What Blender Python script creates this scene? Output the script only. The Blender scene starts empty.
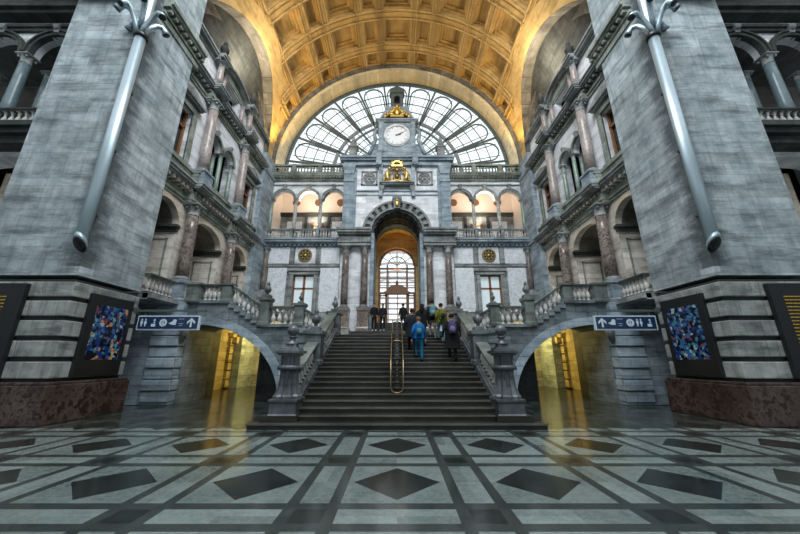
import bpy, bmesh, math, random
from mathutils import Vector, Matrix
random.seed(7)
C = bpy.context.scene.collection
SC = bpy.context.scene
PI = math.pi
R = math.radians

# ------------------------------------------------------------------ camera, world, exposure
cam_d = bpy.data.cameras.new('camera'); cam = bpy.data.objects.new('camera', cam_d); C.objects.link(cam)
cam.location = (0, 0, 1.65); cam.rotation_euler = (R(90 + 16.3), 0, 0)
cam_d.sensor_width = 36; cam_d.lens = 320 / 800 * 36; cam_d.shift_x = 0.00375; cam_d.clip_start = .05; cam_d.clip_end = 400
SC.camera = cam
w = bpy.data.worlds.new('world'); SC.world = w; w.use_nodes = True
bg = w.node_tree.nodes['Background']; bg.inputs[0].default_value = (0.92, 0.965, 1.0, 1); bg.inputs[1].default_value = 1.55
SC.view_settings.view_transform = 'Standard'; SC.view_settings.look = 'None'; SC.view_settings.gamma = 1
SC.view_settings.exposure = 0.04; SC.view_settings.use_curve_mapping = False

def lamp(name, kind, loc, col, power, size=.5, aim=None, spot=None, sy=None):
    l = bpy.data.lights.new(name, kind); l.color = col; l.energy = power
    o = bpy.data.objects.new(name, l); C.objects.link(o); o.location = loc
    if kind == 'AREA':
        l.size = size
        if sy: l.shape = 'RECTANGLE'; l.size_y = sy
    elif kind in ('POINT', 'SPOT'): l.shadow_soft_size = size
    if spot: l.spot_size = R(spot); l.spot_blend = .8
    if aim is not None:
        o.rotation_euler = (Vector(aim) - Vector(loc)).to_track_quat('-Z', 'Y').to_euler()
    return o
# daylight from the glazed dome overhead and the great window behind the photographer
lamp('dome_daylight', 'AREA', (0, 2, 27), (.90, .96, 1.0), 5600, 12, (0, 15, 6))
GOLD_L = (1.0, .66, .20)
for s in (-1, 1):
    lamp('vault_floodlight', 'SPOT', (s * 9.3, 21.9, 17.3), GOLD_L, 1500 if s < 0 else 1100, .10, (s * 5.0, 18.0, 27), 120)
    lamp('vault_floodlight', 'SPOT', (s * 8.7, 11.6, 16.6), GOLD_L, 650 if s < 0 else 300, .10, (-s * 2, 18.5, 28), 110)
    lamp('lunette_fill', 'AREA', (s * 9.9, 16.3, 18.9), (1.0, .84, .62), 480, .25, (s * 11.2, 16.3, 20.5), sy=5.0)  # unseen strip light added to brighten the lunette wall
    lamp('passage_light', 'POINT', (s * 8.0, 21.5, 3.1), (1.0, .72, .20), 330, .12)
    lamp('passage_light', 'POINT', (s * 8.4, 26.0, 3.1), (1.0, .72, .20), 300, .12)
    lamp('passage_light', 'POINT', (s * 7.4, 18.2, 3.2), (1.0, .72, .20), 170, .12)
    lamp('loggia_light', 'AREA', (s * 7.0, 25.0, 13.2), (1.0, .84, .68), 230, .5, (s * 7.0, 25.6, 16.2), sy=5.0)
    lamp('gallery_light', 'POINT', (s * 14.2, 17.6, 7.6), (1.0, .8, .45), 45, .2)
lamp('porch_light', 'SPOT', (0, 26.75, 8.3), (1.0, .62, .16), 420, .2, (0, 26.2, 13), 70)

# ------------------------------------------------------------------ materials
def newmat(name):
    m = bpy.data.materials.new(name); m.use_nodes = True
    nt = m.node_tree; b = nt.nodes['Principled BSDF']
    return m, nt, b
def N(nt, t, **k):
    n = nt.nodes.new(t)
    for a, v in k.items(): setattr(n, a, v)
    return n
def mth(nt, op, a, b=None, c=None):
    n = N(nt, 'ShaderNodeMath', operation=op)
    for i, v in enumerate((a, b, c)):
        if v is None: continue
        if hasattr(v, 'links'): nt.links.new(v, n.inputs[i])
        else: n.inputs[i].default_value = v
    return n.outputs[0]
def mixc(nt, f, a, b, mode='MIX'):
    n = N(nt, 'ShaderNodeMix', data_type='RGBA', blend_type=mode)
    for i, v in ((0, f), (6, a), (7, b)):
        if hasattr(v, 'links'): nt.links.new(v, n.inputs[i])
        elif i == 0: n.inputs[0].default_value = v
        else: n.inputs[i].default_value = (*v[:3], 1)
    return n.outputs[2]
def ramp(nt, fac, stops, interp='LINEAR'):
    n = N(nt, 'ShaderNodeValToRGB'); n.color_ramp.interpolation = interp
    el = n.color_ramp.elements
    while len(el) < len(stops): el.new(.5)
    for e, (p, c) in zip(el, stops):
        e.position = p; e.color = (*c, 1) if len(c) == 3 else c
    nt.links.new(fac, n.inputs[0]); return n.outputs[0]
def wallcoord(nt):
    g = N(nt, 'ShaderNodeNewGeometry'); sp = N(nt, 'ShaderNodeSeparateXYZ'); sn = N(nt, 'ShaderNodeSeparateXYZ')
    nt.links.new(g.outputs['Position'], sp.inputs[0]); nt.links.new(g.outputs['True Normal'], sn.inputs[0])
    f = mth(nt, 'GREATER_THAN', mth(nt, 'ABSOLUTE', sn.outputs[0]), .6)
    u = mth(nt, 'ADD', mth(nt, 'MULTIPLY', sp.outputs[0], mth(nt, 'SUBTRACT', 1.0, f)), mth(nt, 'MULTIPLY', sp.outputs[1], f))
    cb = N(nt, 'ShaderNodeCombineXYZ'); nt.links.new(u, cb.inputs[0]); nt.links.new(sp.outputs[2], cb.inputs[1])
    return cb.outputs[0], g.outputs['Position'], sp
def noise(nt, vec, scale, detail=6, rough=.6, stretch=None):
    if stretch:
        mp = N(nt, 'ShaderNodeMapping'); mp.inputs['Scale'].default_value = stretch; nt.links.new(vec, mp.inputs[0]); vec = mp.outputs[0]
    n = N(nt, 'ShaderNodeTexNoise'); n.inputs['Scale'].default_value = scale; n.inputs['Detail'].default_value = detail
    n.inputs['Roughness'].default_value = rough; nt.links.new(vec, n.inputs['Vector']); return n.outputs[0]
def stone(name, c1, c2, dark=None, brick=None, mortar=.010, rough=.75, streak=0.0, bump=.25, mcol=None, pipe=False, nscale=1.3, spec=.3):
    m, nt, b = newmat(name)
    uv, pos, sp = wallcoord(nt)
    n1 = noise(nt, pos, nscale, 8, .65)
    col = ramp(nt, n1, [(.32, c1), (.68, c2)])
    if dark:
        n2 = noise(nt, uv, 1.0, 7, .7, (.55, 2.6, 1))
        col = mixc(nt, mth(nt, 'MULTIPLY', ramp(nt, n2, [(.48, (0, 0, 0)), (.66, (1, 1, 1))]), .75), col, dark)
        n3 = noise(nt, uv, 1.0, 5, .7, (5, .35, 1))
        if streak: col = mixc(nt, mth(nt, 'MULTIPLY', ramp(nt, n3, [(.5, (0, 0, 0)), (.7, (1, 1, 1))]), streak), col, dark)
    h = n1
    if brick:
        br = N(nt, 'ShaderNodeTexBrick'); nt.links.new(uv, br.inputs['Vector'])
        br.inputs['Scale'].default_value = 1; br.inputs['Brick Width'].default_value = brick[0]; br.inputs['Row Height'].default_value = brick[1]
        br.inputs['Mortar Size'].default_value = mortar; br.inputs['Mortar Smooth'].default_value = .3
        br.inputs['Color1'].default_value = (.80, .80, .80, 1); br.inputs['Color2'].default_value = (1.15, 1.15, 1.15, 1); br.inputs['Mortar'].default_value = (.55, .55, .55, 1)
        br.offset_frequency = 2
        col = mixc(nt, 1.0, col, br.outputs[0], 'MULTIPLY')
        if mcol: col = mixc(nt, br.outputs[1], col, mcol)
        h = mth(nt, 'SUBTRACT', mth(nt, 'MULTIPLY', n1, .35), br.outputs[1])
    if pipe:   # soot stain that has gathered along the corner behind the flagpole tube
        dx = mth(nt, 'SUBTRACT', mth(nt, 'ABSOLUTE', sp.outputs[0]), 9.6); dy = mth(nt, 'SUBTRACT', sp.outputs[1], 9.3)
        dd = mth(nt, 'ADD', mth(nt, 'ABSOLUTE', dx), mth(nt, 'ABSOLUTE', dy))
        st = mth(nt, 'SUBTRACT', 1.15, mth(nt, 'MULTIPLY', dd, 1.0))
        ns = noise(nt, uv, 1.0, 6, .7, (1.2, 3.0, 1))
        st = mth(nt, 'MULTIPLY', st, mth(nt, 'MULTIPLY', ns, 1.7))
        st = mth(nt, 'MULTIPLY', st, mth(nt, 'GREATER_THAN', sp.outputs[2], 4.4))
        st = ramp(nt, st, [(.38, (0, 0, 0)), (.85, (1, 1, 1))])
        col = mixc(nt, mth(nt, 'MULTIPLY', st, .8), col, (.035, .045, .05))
    nt.links.new(col, b.inputs['Base Color']); b.inputs['Roughness'].default_value = rough; b.inputs['Specular IOR Level'].default_value = spec
    bp = N(nt, 'ShaderNodeBump'); bp.inputs['Strength'].default_value = bump; bp.inputs['Distance'].default_value = .04
    nt.links.new(h, bp.inputs['Height']); nt.links.new(bp.outputs[0], b.inputs['Normal'])
    return m
def veined(name, base, vein, scale=2.0, rough=.3, amt=.7, lo=.44, hi=.56, spec=.5):
    m, nt, b = newmat(name)
    _, pos, _ = wallcoord(nt)
    n1 = noise(nt, pos, scale, 10, .75)
    d = mth(nt, 'ABSOLUTE', mth(nt, 'SUBTRACT', n1, .5))
    v = ramp(nt, d, [(.0, (1, 1, 1)), (.07, (0, 0, 0))])
    n2 = noise(nt, pos, scale * .4, 4, .6)
    v = mth(nt, 'MULTIPLY', mth(nt, 'MULTIPLY', v, amt), ramp(nt, n2, [(lo - .1, (.2, .2, .2)), (hi + .1, (1, 1, 1))]))
    c = mixc(nt, v, base, vein); nt.links.new(c, b.inputs['Base Color'])
    b.inputs['Roughness'].default_value = rough; b.inputs['Specular IOR Level'].default_value = spec
    return m
def plain(name, col, rough=.6, metal=0.0, emit=None, es=0.0, spec=.5, var=.12, vs=6):
    m, nt, b = newmat(name)
    _, pos, _ = wallcoord(nt)
    n1 = noise(nt, pos, vs, 5, .6)
    c = mixc(nt, n1, tuple(x * (1 - var) for x in col), tuple(min(1, x * (1 + var)) for x in col)); nt.links.new(c, b.inputs['Base Color'])
    b.inputs['Roughness'].default_value = rough; b.inputs['Metallic'].default_value = metal; b.inputs['Specular IOR Level'].default_value = spec
    if emit: b.inputs['Emission Color'].default_value = (*emit, 1); b.inputs['Emission Strength'].default_value = es
    return m
M = {}
M['pier'] = stone('blue_grey_ashlar', (.22, .275, .30), (.50, .56, .585), (.075, .098, .11), (1.15, .42), .007, streak=.45, pipe=True)
M['rust'] = stone('rusticated_stone', (.16, .18, .175), (.42, .44, .42), (.055, .06, .06), None, streak=.7)
M['joint'] = plain('dark_joint', (.03, .035, .035), .9)
M['blue'] = stone('blue_limestone', (.22, .285, .335), (.42, .50, .56), (.09, .12, .145), (.8, .36), .012, streak=.3)
M['bridge'] = stone('bridge_ashlar', (.085, .11, .125), (.25, .295, .315), (.035, .045, .05), (.95, .33), .014, streak=.25)
M['trim'] = stone('grey_stone_trim', (.15, .165, .165), (.39, .415, .415), (.05, .055, .057), None, streak=.5)
M['green'] = stone('greenish_stone_trim', (.14, .165, .14), (.38, .42, .37), (.04, .05, .042), None, streak=.5)
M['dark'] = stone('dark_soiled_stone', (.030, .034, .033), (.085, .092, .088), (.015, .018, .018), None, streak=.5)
M['white'] = stone('pale_limestone', (.62, .65, .68), (.86, .88, .90), (.36, .39, .42), (1.2, .5), .004, streak=.2)
M['beige'] = stone('beige_panel_stone', (.52, .48, .43), (.82, .77, .71), (.22, .19, .165), (2.4, .8), .004, streak=.3)
M['plaster'] = stone('warm_plaster', (.60, .52, .41), (.78, .70, .58), (.36, .30, .24), None, streak=.2)
M['bal'] = stone('baluster_stone', (.36, .36, .34), (.66, .66, .63), (.12, .12, .11), None, streak=.4)
M['rail'] = stone('rail_stone', (.060, .070, .064), (.20, .235, .215), (.028, .032, .03), None, streak=.3, rough=.4)
M['newel'] = stone('newel_stone', (.045, .052, .058), (.17, .195, .21), (.018, .021, .025), None, streak=.6, rough=.33, spec=.5)
M['redm'] = veined('red_brown_marble', (.030, .018, .015), (.15, .11, .095), 2.2, .3, .9)
M['pink'] = veined('mottled_pink_marble', (.26, .21, .195), (.62, .58, .55), 4.5, .3, .8)
M['column'] = veined('brown_marble', (.105, .078, .068), (.42, .38, .35), 3.4, .22, .75)
M['greenm'] = veined('green_marble', (.16, .24, .20), (.55, .62, .58), 4.0, .22, .7)
M['tealst'] = plain('teal_grey_marble', (.14, .20, .22), .3, var=.4, vs=5)
M['whitem'] = veined('white_veined_marble', (.80, .84, .88), (.34, .38, .42), 5.0, .3, .85)
M['gold'] = plain('gilding', (.62, .43, .13), .38, .8, var=.4, vs=14)
M['brass'] = plain('aged_brass', (.30, .22, .10), .35, .8, var=.3, vs=20)
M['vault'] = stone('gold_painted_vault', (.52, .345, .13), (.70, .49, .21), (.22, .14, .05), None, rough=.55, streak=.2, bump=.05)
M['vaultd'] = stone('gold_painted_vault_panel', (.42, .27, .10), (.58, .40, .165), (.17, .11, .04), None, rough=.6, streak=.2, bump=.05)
M['cream'] = stone('cream_arch_soffit', (.74, .60, .36), (.88, .75, .50), (.42, .34, .22), (1.1, 3), .006, rough=.6, bump=.05)
M['ringst'] = stone('arch_ring_stone', (.13, .125, .11), (.28, .265, .235), (.06, .057, .05), (.7, .5), .02, rough=.7)
M['iron'] = plain('painted_iron', (.10, .125, .125), .5, .3)
M['black'] = plain('black_metal', (.012, .013, .014), .35)
M['steel'] = plain('galvanised_steel', (.36, .45, .50), .38, .6, var=.08)
M['wood'] = plain('oak_joinery', (.20, .085, .03), .4, var=.3, vs=10)
M['orangew'] = plain('orange_brown_wood', (.24, .11, .045), .4, var=.3, vs=10)
M['peach'] = plain('peach_ceiling', (.88, .78, .68), .6, var=.06)
M['signblue'] = plain('sign_blue', (.007, .026, .075), .35, emit=(.01, .04, .12), es=.06, var=.02)
M['signwhite'] = plain('sign_white', (.50, .58, .64), .5, emit=(.6, .75, .9), es=.05, var=.02)
M['amber'] = plain('amber_display_text', (.30, .19, .012), .5, emit=(.85, .55, .04), es=.10, var=.02)
M['red'] = plain('red_display_text', (.2, .01, .01), .5, emit=(.5, .03, .02), es=.1, var=.02)
M['clock'] = plain('white_enamel', (.80, .83, .85), .3, var=.03)
M['step'] = stone('worn_step_stone', (.017, .017, .014), (.042, .041, .035), (.010, .010, .009), None, rough=.36, streak=.3, bump=.08, spec=.5)
M['nose'] = stone('polished_step_edge', (.07, .068, .058), (.14, .135, .118), (.04, .038, .034), None, rough=.3, bump=.05, spec=.5)
M['yellowst'] = stone('ochre_passage_stone', (.30, .25, .13), (.50, .42, .24), (.14, .11, .06), (1.0, .55), .02, streak=.3)
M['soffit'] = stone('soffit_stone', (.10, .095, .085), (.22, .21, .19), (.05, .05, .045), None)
M['shed'] = plain('train_shed_paint', (.55, .42, .42), .6)
M['mul'] = plain('bronze_window_frame', (.13, .14, .13), .5)

def glassmat(name, tint, mixf=.12):
    m, nt, b = newmat(name)
    out = nt.nodes['Material Output']; tr = N(nt, 'ShaderNodeBsdfTransparent'); tr.inputs[0].default_value = (*tint, 1)
    gl = N(nt, 'ShaderNodeBsdfGlossy'); gl.inputs['Roughness'].default_value = .05
    tex = N(nt, 'ShaderNodeNewGeometry'); nz = noise(nt, tex.outputs['Position'], .7, 3, .5)
    mx = N(nt, 'ShaderNodeMixShader'); nt.links.new(mth(nt, 'MULTIPLY', nz, mixf * 2), mx.inputs[0]); nt.links.new(tr.outputs[0], mx.inputs[1]); nt.links.new(gl.outputs[0], mx.inputs[2])
    nt.links.new(mx.outputs[0], out.inputs[0]); return m
M['glass'] = glassmat('clear_glass', (.93, .97, .97), .06)
M['dglass'] = plain('dim_window_glass', (.32, .38, .42), .12, var=.3, vs=2)
M['dkglass'] = plain('dark_window_glass', (.02, .03, .035), .08, var=.3, vs=2)

def floor_mat():
    m, nt, b = newmat('polished_marble_floor_pattern')
    g = N(nt, 'ShaderNodeNewGeometry'); sp = N(nt, 'ShaderNodeSeparateXYZ'); nt.links.new(g.outputs['Position'], sp.inputs[0])
    x, y = sp.outputs[0], sp.outputs[1]
    a = mth(nt, 'PINGPONG', x, 1.0)
    bb = mth(nt, 'PINGPONG', mth(nt, 'SUBTRACT', y, 5.2), 1.035)
    def band(v, lo, hi): return mth(nt, 'MULTIPLY', mth(nt, 'GREATER_THAN', v, lo), mth(nt, 'LESS_THAN', v, hi))
    sa = band(a, .68, .82); sb = band(bb, .70, .865)
    stripe = mth(nt, 'MAXIMUM', sa, sb)
    ina = mth(nt, 'GREATER_THAN', a, .82); inb = mth(nt, 'GREATER_THAN', bb, .865)
    sq = mth(nt, 'MULTIPLY', ina, inb)
    dia = mth(nt, 'LESS_THAN', mth(nt, 'ADD', a, bb), .61)
    darkm = mth(nt, 'MAXIMUM', mth(nt, 'MULTIPLY', stripe, .86), mth(nt, 'MAXIMUM', sq, dia))
    pos = g.outputs['Position']
    n1 = noise(nt, pos, 1.6, 10, .72); n2 = noise(nt, pos, 6, 8, .7)
    # slab-to-slab difference
    cell = N(nt, 'ShaderNodeTexWhiteNoise'); cell.noise_dimensions = '3D'
    fl = N(nt, 'ShaderNodeCombineXYZ')
    nt.links.new(mth(nt, 'ADD', mth(nt, 'FLOOR', x), mth(nt, 'MULTIPLY', ina, 31)), fl.inputs[0]); nt.links.new(mth(nt, 'ADD', mth(nt, 'FLOOR', mth(nt, 'DIVIDE', mth(nt, 'SUBTRACT', y, 5.2), 1.035)), mth(nt, 'MULTIPLY', inb, 57)), fl.inputs[1])
    nt.links.new(fl.outputs[0], cell.inputs[0])
    light = ramp(nt, n1, [(.3, (.06, .085, .083)), (.7, (.18, .222, .215))])
    v = ramp(nt, mth(nt, 'ABSOLUTE', mth(nt, 'SUBTRACT', n2, .5)), [(0, (1, 1, 1)), (.05, (0, 0, 0))])
    light = mixc(nt, mth(nt, 'MULTIPLY', v, .25), light, (.42, .48, .46))
    light = mixc(nt, .45, light, mixc(nt, cell.outputs[0], (.065, .088, .085), (.22, .27, .262)))
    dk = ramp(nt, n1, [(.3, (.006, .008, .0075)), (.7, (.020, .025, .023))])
    col = mixc(nt, darkm, light, dk)
    far = mth(nt, 'GREATER_THAN', y, 8.95)   # shade painted into the floor colour along the stairs and piers
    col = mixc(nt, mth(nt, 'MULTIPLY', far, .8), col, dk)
    nt.links.new(col, b.inputs['Base Color'])
    nt.links.new(ramp(nt, n1, [(.3, (.10, .10, .10)), (.7, (.24, .24, .24))]), b.inputs['Roughness'])
    b.inputs['Specular IOR Level'].default_value = .4
    return m
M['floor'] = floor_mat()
def art_mat(name, seed, warm):
    m, nt, b = newmat(name)
    uv, pos, _ = wallcoord(nt)
    mp = N(nt, 'ShaderNodeMapping'); mp.inputs['Location'].default_value = (seed, seed * 2, 0); nt.links.new(uv, mp.inputs[0])
    v = N(nt, 'ShaderNodeTexVoronoi'); v.inputs['Scale'].default_value = 9.5; nt.links.new(mp.outputs[0], v.inputs['Vector'])
    sp = N(nt, 'ShaderNodeSeparateColor'); nt.links.new(v.outputs['Color'], sp.inputs[0])
    c = ramp(nt, sp.outputs[0], [(0, (.003, .004, .012)), (.18, (.01, .03, .14)), (.4, (.03, .10, .28)), (.56, (.04, .16, .24)), (.68, (.12, .24, .28)), (.76, (.005, .005, .01)), (.86, warm), (.93, (.20, .04, .05)), (.97, (.32, .36, .30))], 'CONSTANT')
    v2 = N(nt, 'ShaderNodeTexVoronoi', feature='DISTANCE_TO_EDGE'); v2.inputs['Scale'].default_value = 9.5; nt.links.new(mp.outputs[0], v2.inputs['Vector'])
    c = mixc(nt, mth(nt, 'LESS_THAN', v2.outputs[0], .035), c, (.01, .01, .02))
    nt.links.new(c, b.inputs['Base Color']); nt.links.new(c, b.inputs['Emission Color']); b.inputs['Emission Strength'].default_value = .10; b.inputs['Roughness'].default_value = .25
    return m

# ------------------------------------------------------------------ mesh builder
class MB:
    def __init__(s, mp=None): s.v = []; s.f = []; s.mi = []; s.sm = []; s.mp = mp
    def add(s, vs, fs, mi=0, sm=False, mp=None):
        mp = mp or s.mp; o = len(s.v)
        s.v += [tuple(mp(*p)) if mp else tuple(p) for p in vs]
        s.f += [[o + i for i in f] for f in fs]; s.mi += [mi] * len(fs); s.sm += [sm] * len(fs)
        return s
    def box(s, x0, x1, y0, y1, z0, z1, mi=0, mp=None):
        vs = [(x, y, z) for z in (z0, z1) for y in (y0, y1) for x in (x0, x1)]
        return s.add(vs, [(0, 2, 3, 1), (4, 5, 7, 6), (0, 1, 5, 4), (2, 6, 7, 3), (0, 4, 6, 2), (1, 3, 7, 5)], mi, False, mp)
    def prism(s, poly, w0, w1, mi=0, mp=None, sm=False):
        # poly in (u, v); extruded along the third axis w; vertices are (u, v, w) through mp
        n = len(poly); vs = [(u, v, w0) for u, v in poly] + [(u, v, w1) for u, v in poly]
        fs = [list(range(n)), list(range(2 * n - 1, n - 1, -1))] + [(i, (i + 1) % n, n + (i + 1) % n, n + i) for i in range(n)]
        return s.add(vs, fs, mi, sm, mp)
    def lathe(s, cx, cy, cz, prof, n=16, mi=0, sm=True, flute=0, mp=None, ang=0):
        vs = []; fs = []
        for j, (r, z) in enumerate(prof):
            for i in range(n):
                rr = r * (1 - flute * (i % 2)); a = 2 * PI * i / n + ang
                vs.append((cx + rr * math.cos(a), cy + rr * math.sin(a), cz + z))
        for j in range(len(prof) - 1):
            for i in range(n): fs.append((j * n + i, j * n + (i + 1) % n, (j + 1) * n + (i + 1) % n, (j + 1) * n + i))
        fs.append(list(range(n))); fs.append(list(range((len(prof) - 1) * n, len(prof) * n)))
        return s.add(vs, fs, mi, sm, mp)
    def sqlathe(s, cx, cy, cz, prof, mi=0, ay=1.0, mp=None):
        vs = []; fs = []
        for r, z in prof: vs += [(cx - r, cy - r * ay, cz + z), (cx + r, cy - r * ay, cz + z), (cx + r, cy + r * ay, cz + z), (cx - r, cy + r * ay, cz + z)]
        for j in range(len(prof) - 1):
            for i in range(4): fs.append((j * 4 + i, j * 4 + (i + 1) % 4, (j + 1) * 4 + (i + 1) % 4, (j + 1) * 4 + i))
        k = (len(prof) - 1) * 4; fs += [(0, 1, 2, 3), (k, k + 1, k + 2, k + 3)]
        return s.add(vs, fs, mi, False, mp)
    def tube(s, pts, r, n=8, mi=0, sm=True, mp=None, radii=None):
        pts = [Vector(p) for p in pts]; vs = []; fs = []
        up = None
        for j, p in enumerate(pts):
            d = (pts[min(j + 1, len(pts) - 1)] - pts[max(j - 1, 0)]).normalized()
            if up is None: up = d.orthogonal().normalized()
            up = (up - d * up.dot(d)).normalized(); sd = d.cross(up); rr = radii[j] if radii else r
            for i in range(n):
                a = 2 * PI * i / n; vs.append(p + up * math.cos(a) * rr + sd * math.sin(a) * rr)
        for j in range(len(pts) - 1):
            for i in range(n): fs.append((j * n + i, j * n + (i + 1) % n, (j + 1) * n + (i + 1) % n, (j + 1) * n + i))
        fs.append(list(range(n))); fs.append(list(range((len(pts) - 1) * n, len(pts) * n)))
        return s.add([tuple(v) for v in vs], fs, mi, sm, mp)
    def ell(s, cx, cy, cz, rx, ry, rz, n=12, m=8, mi=0, mp=None):
        prof = [(max(.001, math.sin(PI * j / m)), -math.cos(PI * j / m)) for j in range(m + 1)]
        vs = []; fs = []
        for r, z in prof:
            for i in range(n): vs.append((cx + rx * r * math.cos(2 * PI * i / n), cy + ry * r * math.sin(2 * PI * i / n), cz + rz * z))
        for j in range(m):
            for i in range(n): fs.append((j * n + i, j * n + (i + 1) % n, (j + 1) * n + (i + 1) % n, (j + 1) * n + i))
        return s.add(vs, fs, mi, True, mp)
    def ring(s, uc, vc, r0, r1, w0, w1, a0=0, a1=PI, n=24, ry=1.0, mi=0, mp=None, caps=True):
        # arch ring in the (u, v) plane, w deep
        vs = []; fs = []
        for i in range(n + 1):
            a = a0 + (a1 - a0) * i / n
            for r in (r0, r1):
                for w_ in (w0, w1): vs.append((uc + r * math.cos(a), vc + r * math.sin(a) * ry, w_))
        for i in range(n):
            b = i * 4; fs += [(b, b + 4, b + 5, b + 1), (b + 2, b + 3, b + 7, b + 6), (b, b + 2, b + 6, b + 4), (b + 1, b + 5, b + 7, b + 3)]
        if caps: fs += [(0, 1, 3, 2), (n * 4, n * 4 + 2, n * 4 + 3, n * 4 + 1)]
        return s.add(vs, fs, mi, False, mp)
    def slope(s, p0, p1, hw, z0, z1, mi=0):
        # bar of vertical cross-section between two points (x, y, z), half width hw, from z0 to z1 above the line
        a = Vector(p0); b = Vector(p1); d = (b - a); d.z = 0; d.normalize(); n = Vector((-d.y, d.x, 0)) * hw
        vs = []
        for p in (a, b):
            for k, z in ((-1, z0), (1, z0), (1, z1), (-1, z1)): vs.append(tuple(p + n * k + Vector((0, 0, z))))
        return s.add(vs, [(0, 1, 2, 3), (4, 7, 6, 5), (0, 4, 5, 1), (1, 5, 6, 2), (2, 6, 7, 3), (3, 7, 4, 0)], mi)
    def mesh(s, name):
        me = bpy.data.meshes.new(name); me.from_pydata(s.v, [], s.f)
        for p, m_, sm in zip(me.polygons, s.mi, s.sm): p.material_index = m_; p.use_smooth = sm
        bm = bmesh.new(); bm.from_mesh(me); bmesh.ops.recalc_face_normals(bm, faces=bm.faces); bm.to_mesh(me); bm.free()
        return me
    def build(s, name, mats, parent=None, bevel=0):
        me = s.mesh(name)
        if not isinstance(mats, (list, tuple)): mats = [mats]
        for m_ in mats: me.materials.append(M[m_] if isinstance(m_, str) else m_)
        o = bpy.data.objects.new(name, me); C.objects.link(o)
        if any(s.sm) and not all(s.sm):
            pass
        if parent:
            o.parent = parent; 
            o.matrix_parent_inverse = Matrix.Identity(4)
            # mesh given in world coordinates: shift into the parent's frame
            me.transform(parent_mw(parent).inverted())
        if bevel:
            b = o.modifiers.new('bevel', 'BEVEL'); b.width = bevel; b.segments = 2; b.limit_method = 'ANGLE'
        return o
def parent_mw(p):
    m = Matrix.LocRotScale(p.location, p.rotation_euler, p.scale)
    return parent_mw(p.parent) @ m if p.parent else m
def thing(name, label, cat, loc=(0, 0, 0), group=None, rz=0, kind=None):
    o = bpy.data.objects.new(name, None); C.objects.link(o); o.location = loc; o.rotation_euler = (0, 0, rz); o.empty_display_size = .1
    o['label'] = label; o['category'] = cat
    if group: o['group'] = group
    o['kind'] = kind or 'thing'
    return o
def tag(o, label, cat, group=None):
    o['label'] = label; o['category'] = cat; o['kind'] = 'thing'
    if group: o['group'] = group
    return o
def struct(o, label=None):
    o['kind'] = 'structure'
    if label: o['label'] = label
    return o
def SIDE(s): return 'left' if s < 0 else 'right'
def front(u, v, w_): return (u, w_, v)               # wall facing the nave end: u = x, v = z, w = y
def sidemap(s): return lambda u, v, w_: (s * w_, u, v)  # side walls: u = y, v = z, w = |x|

def arch_wall(mb, u0, u1, v0, v1, ops, w0, w1, mi=0, n=16):
    # ops: (ua, ub, vbottom, vspring, rise) openings sorted along u; rise 0 = flat head
    cur = u0
    for ua, ub, vb, vs_, rise in ops:
        if ua > cur: mb.prism([(cur, v0), (ua, v0), (ua, v1), (cur, v1)], w0, w1, mi)
        if vb > v0: mb.prism([(ua, v0), (ub, v0), (ub, vb), (ua, vb)], w0, w1, mi)
        c = (ua + ub) / 2; hw = (ub - ua) / 2
        if rise <= 0: mb.prism([(ua, vs_), (ub, vs_), (ub, v1), (ua, v1)], w0, w1, mi)
        else:
            pt = [(c - hw * math.cos(PI * i / n), vs_ + rise * math.sin(PI * i / n)) for i in range(n + 1)]
            for (a0, b0), (a1, b1) in zip(pt, pt[1:]): mb.prism([(a0, b0), (a1, b1), (a1, v1), (a0, v1)], w0, w1, mi)
        cur = ub
    if cur < u1: mb.prism([(cur, v0), (u1, v0), (u1, v1), (cur, v1)], w0, w1, mi)
    return mb

# ------------------------------------------------------------------ shared small parts
BAL_P = [(.055, 0), (.055, .05), (.03, .07), (.045, .12), (.068, .22), (.055, .32), (.028, .44), (.024, .50), (.045, .53), (.03, .56), (.05, .60), (.05, .64)]
def baluster_mesh(h, k=1.0, n=8):
    key = 'baluster%.2f_%.2f' % (h, k)
    if key not in bpy.data.meshes:
        mb = MB(); mb.lathe(0, 0, 0, [(r * k, z * h / .64) for r, z in BAL_P], n); mb.sqlathe(0, 0, 0, [(.06 * k, 0), (.06 * k, .04 * h)]); mb.sqlathe(0, 0, h * .96, [(.055 * k, 0), (.055 * k, .04 * h)])
        me = mb.mesh(key); me.materials.append(M['bal'])
    return bpy.data.meshes[key]
def balustrade(label, p0, p1, h=.8, gap=.24, k=1.2, base=.1, hw=.13, group='stone balustrades', mat='rail', bmat=None):
    t = thing('balustrade', label, 'balustrade', p0, group)
    a = Vector(p0); b = Vector(p1); L = (b - a).length
    m = MB(); m.slope(p0, p1, hw, 0, base); m.build('plinth', mat, t)
    m = MB(); m.slope(p0, p1, hw * 1.15, h - .06, h); m.slope(p0, p1, hw * .9, h - .13, h - .06); m.build('top_rail', mat, t)
    bh = h - .13 - base; me = baluster_mesh(bh, k)
    n = max(2, int(round(L / gap)))
    for i in range(n):
        p = a + (b - a) * ((i + .5) / n)
        o = bpy.data.objects.new('baluster', me); C.objects.link(o); o.parent = t; o.location = (p.x - a.x, p.y - a.y, p.z - a.z + base)
    return t
def cap_parts(mb, x, y, z, r, h, n=16, mp=None):
    # leafy bell capital with corner volutes and a square abacus
    mb.lathe(x, y, z, [(r * 1.05, 0), (r * 1.12, h * .08), (r * .98, h * .12), (r * 1.02, h * .4), (r * 1.2, h * .75), (r * 1.35, h * .82)], n, flute=.10, mp=mp)
    mb.sqlathe(x, y, z + h * .82, [(r * 1.3, 0), (r * 1.5, h * .08), (r * 1.5, h * .18)], mp=mp)
    for a in range(4):
        an = PI / 4 + a * PI / 2; mb.ell(x + r * 1.35 * math.cos(an), y + r * 1.35 * math.sin(an), z + h * .7, r * .3, r * .3, r * .32, 8, 5, mp=mp)
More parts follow.
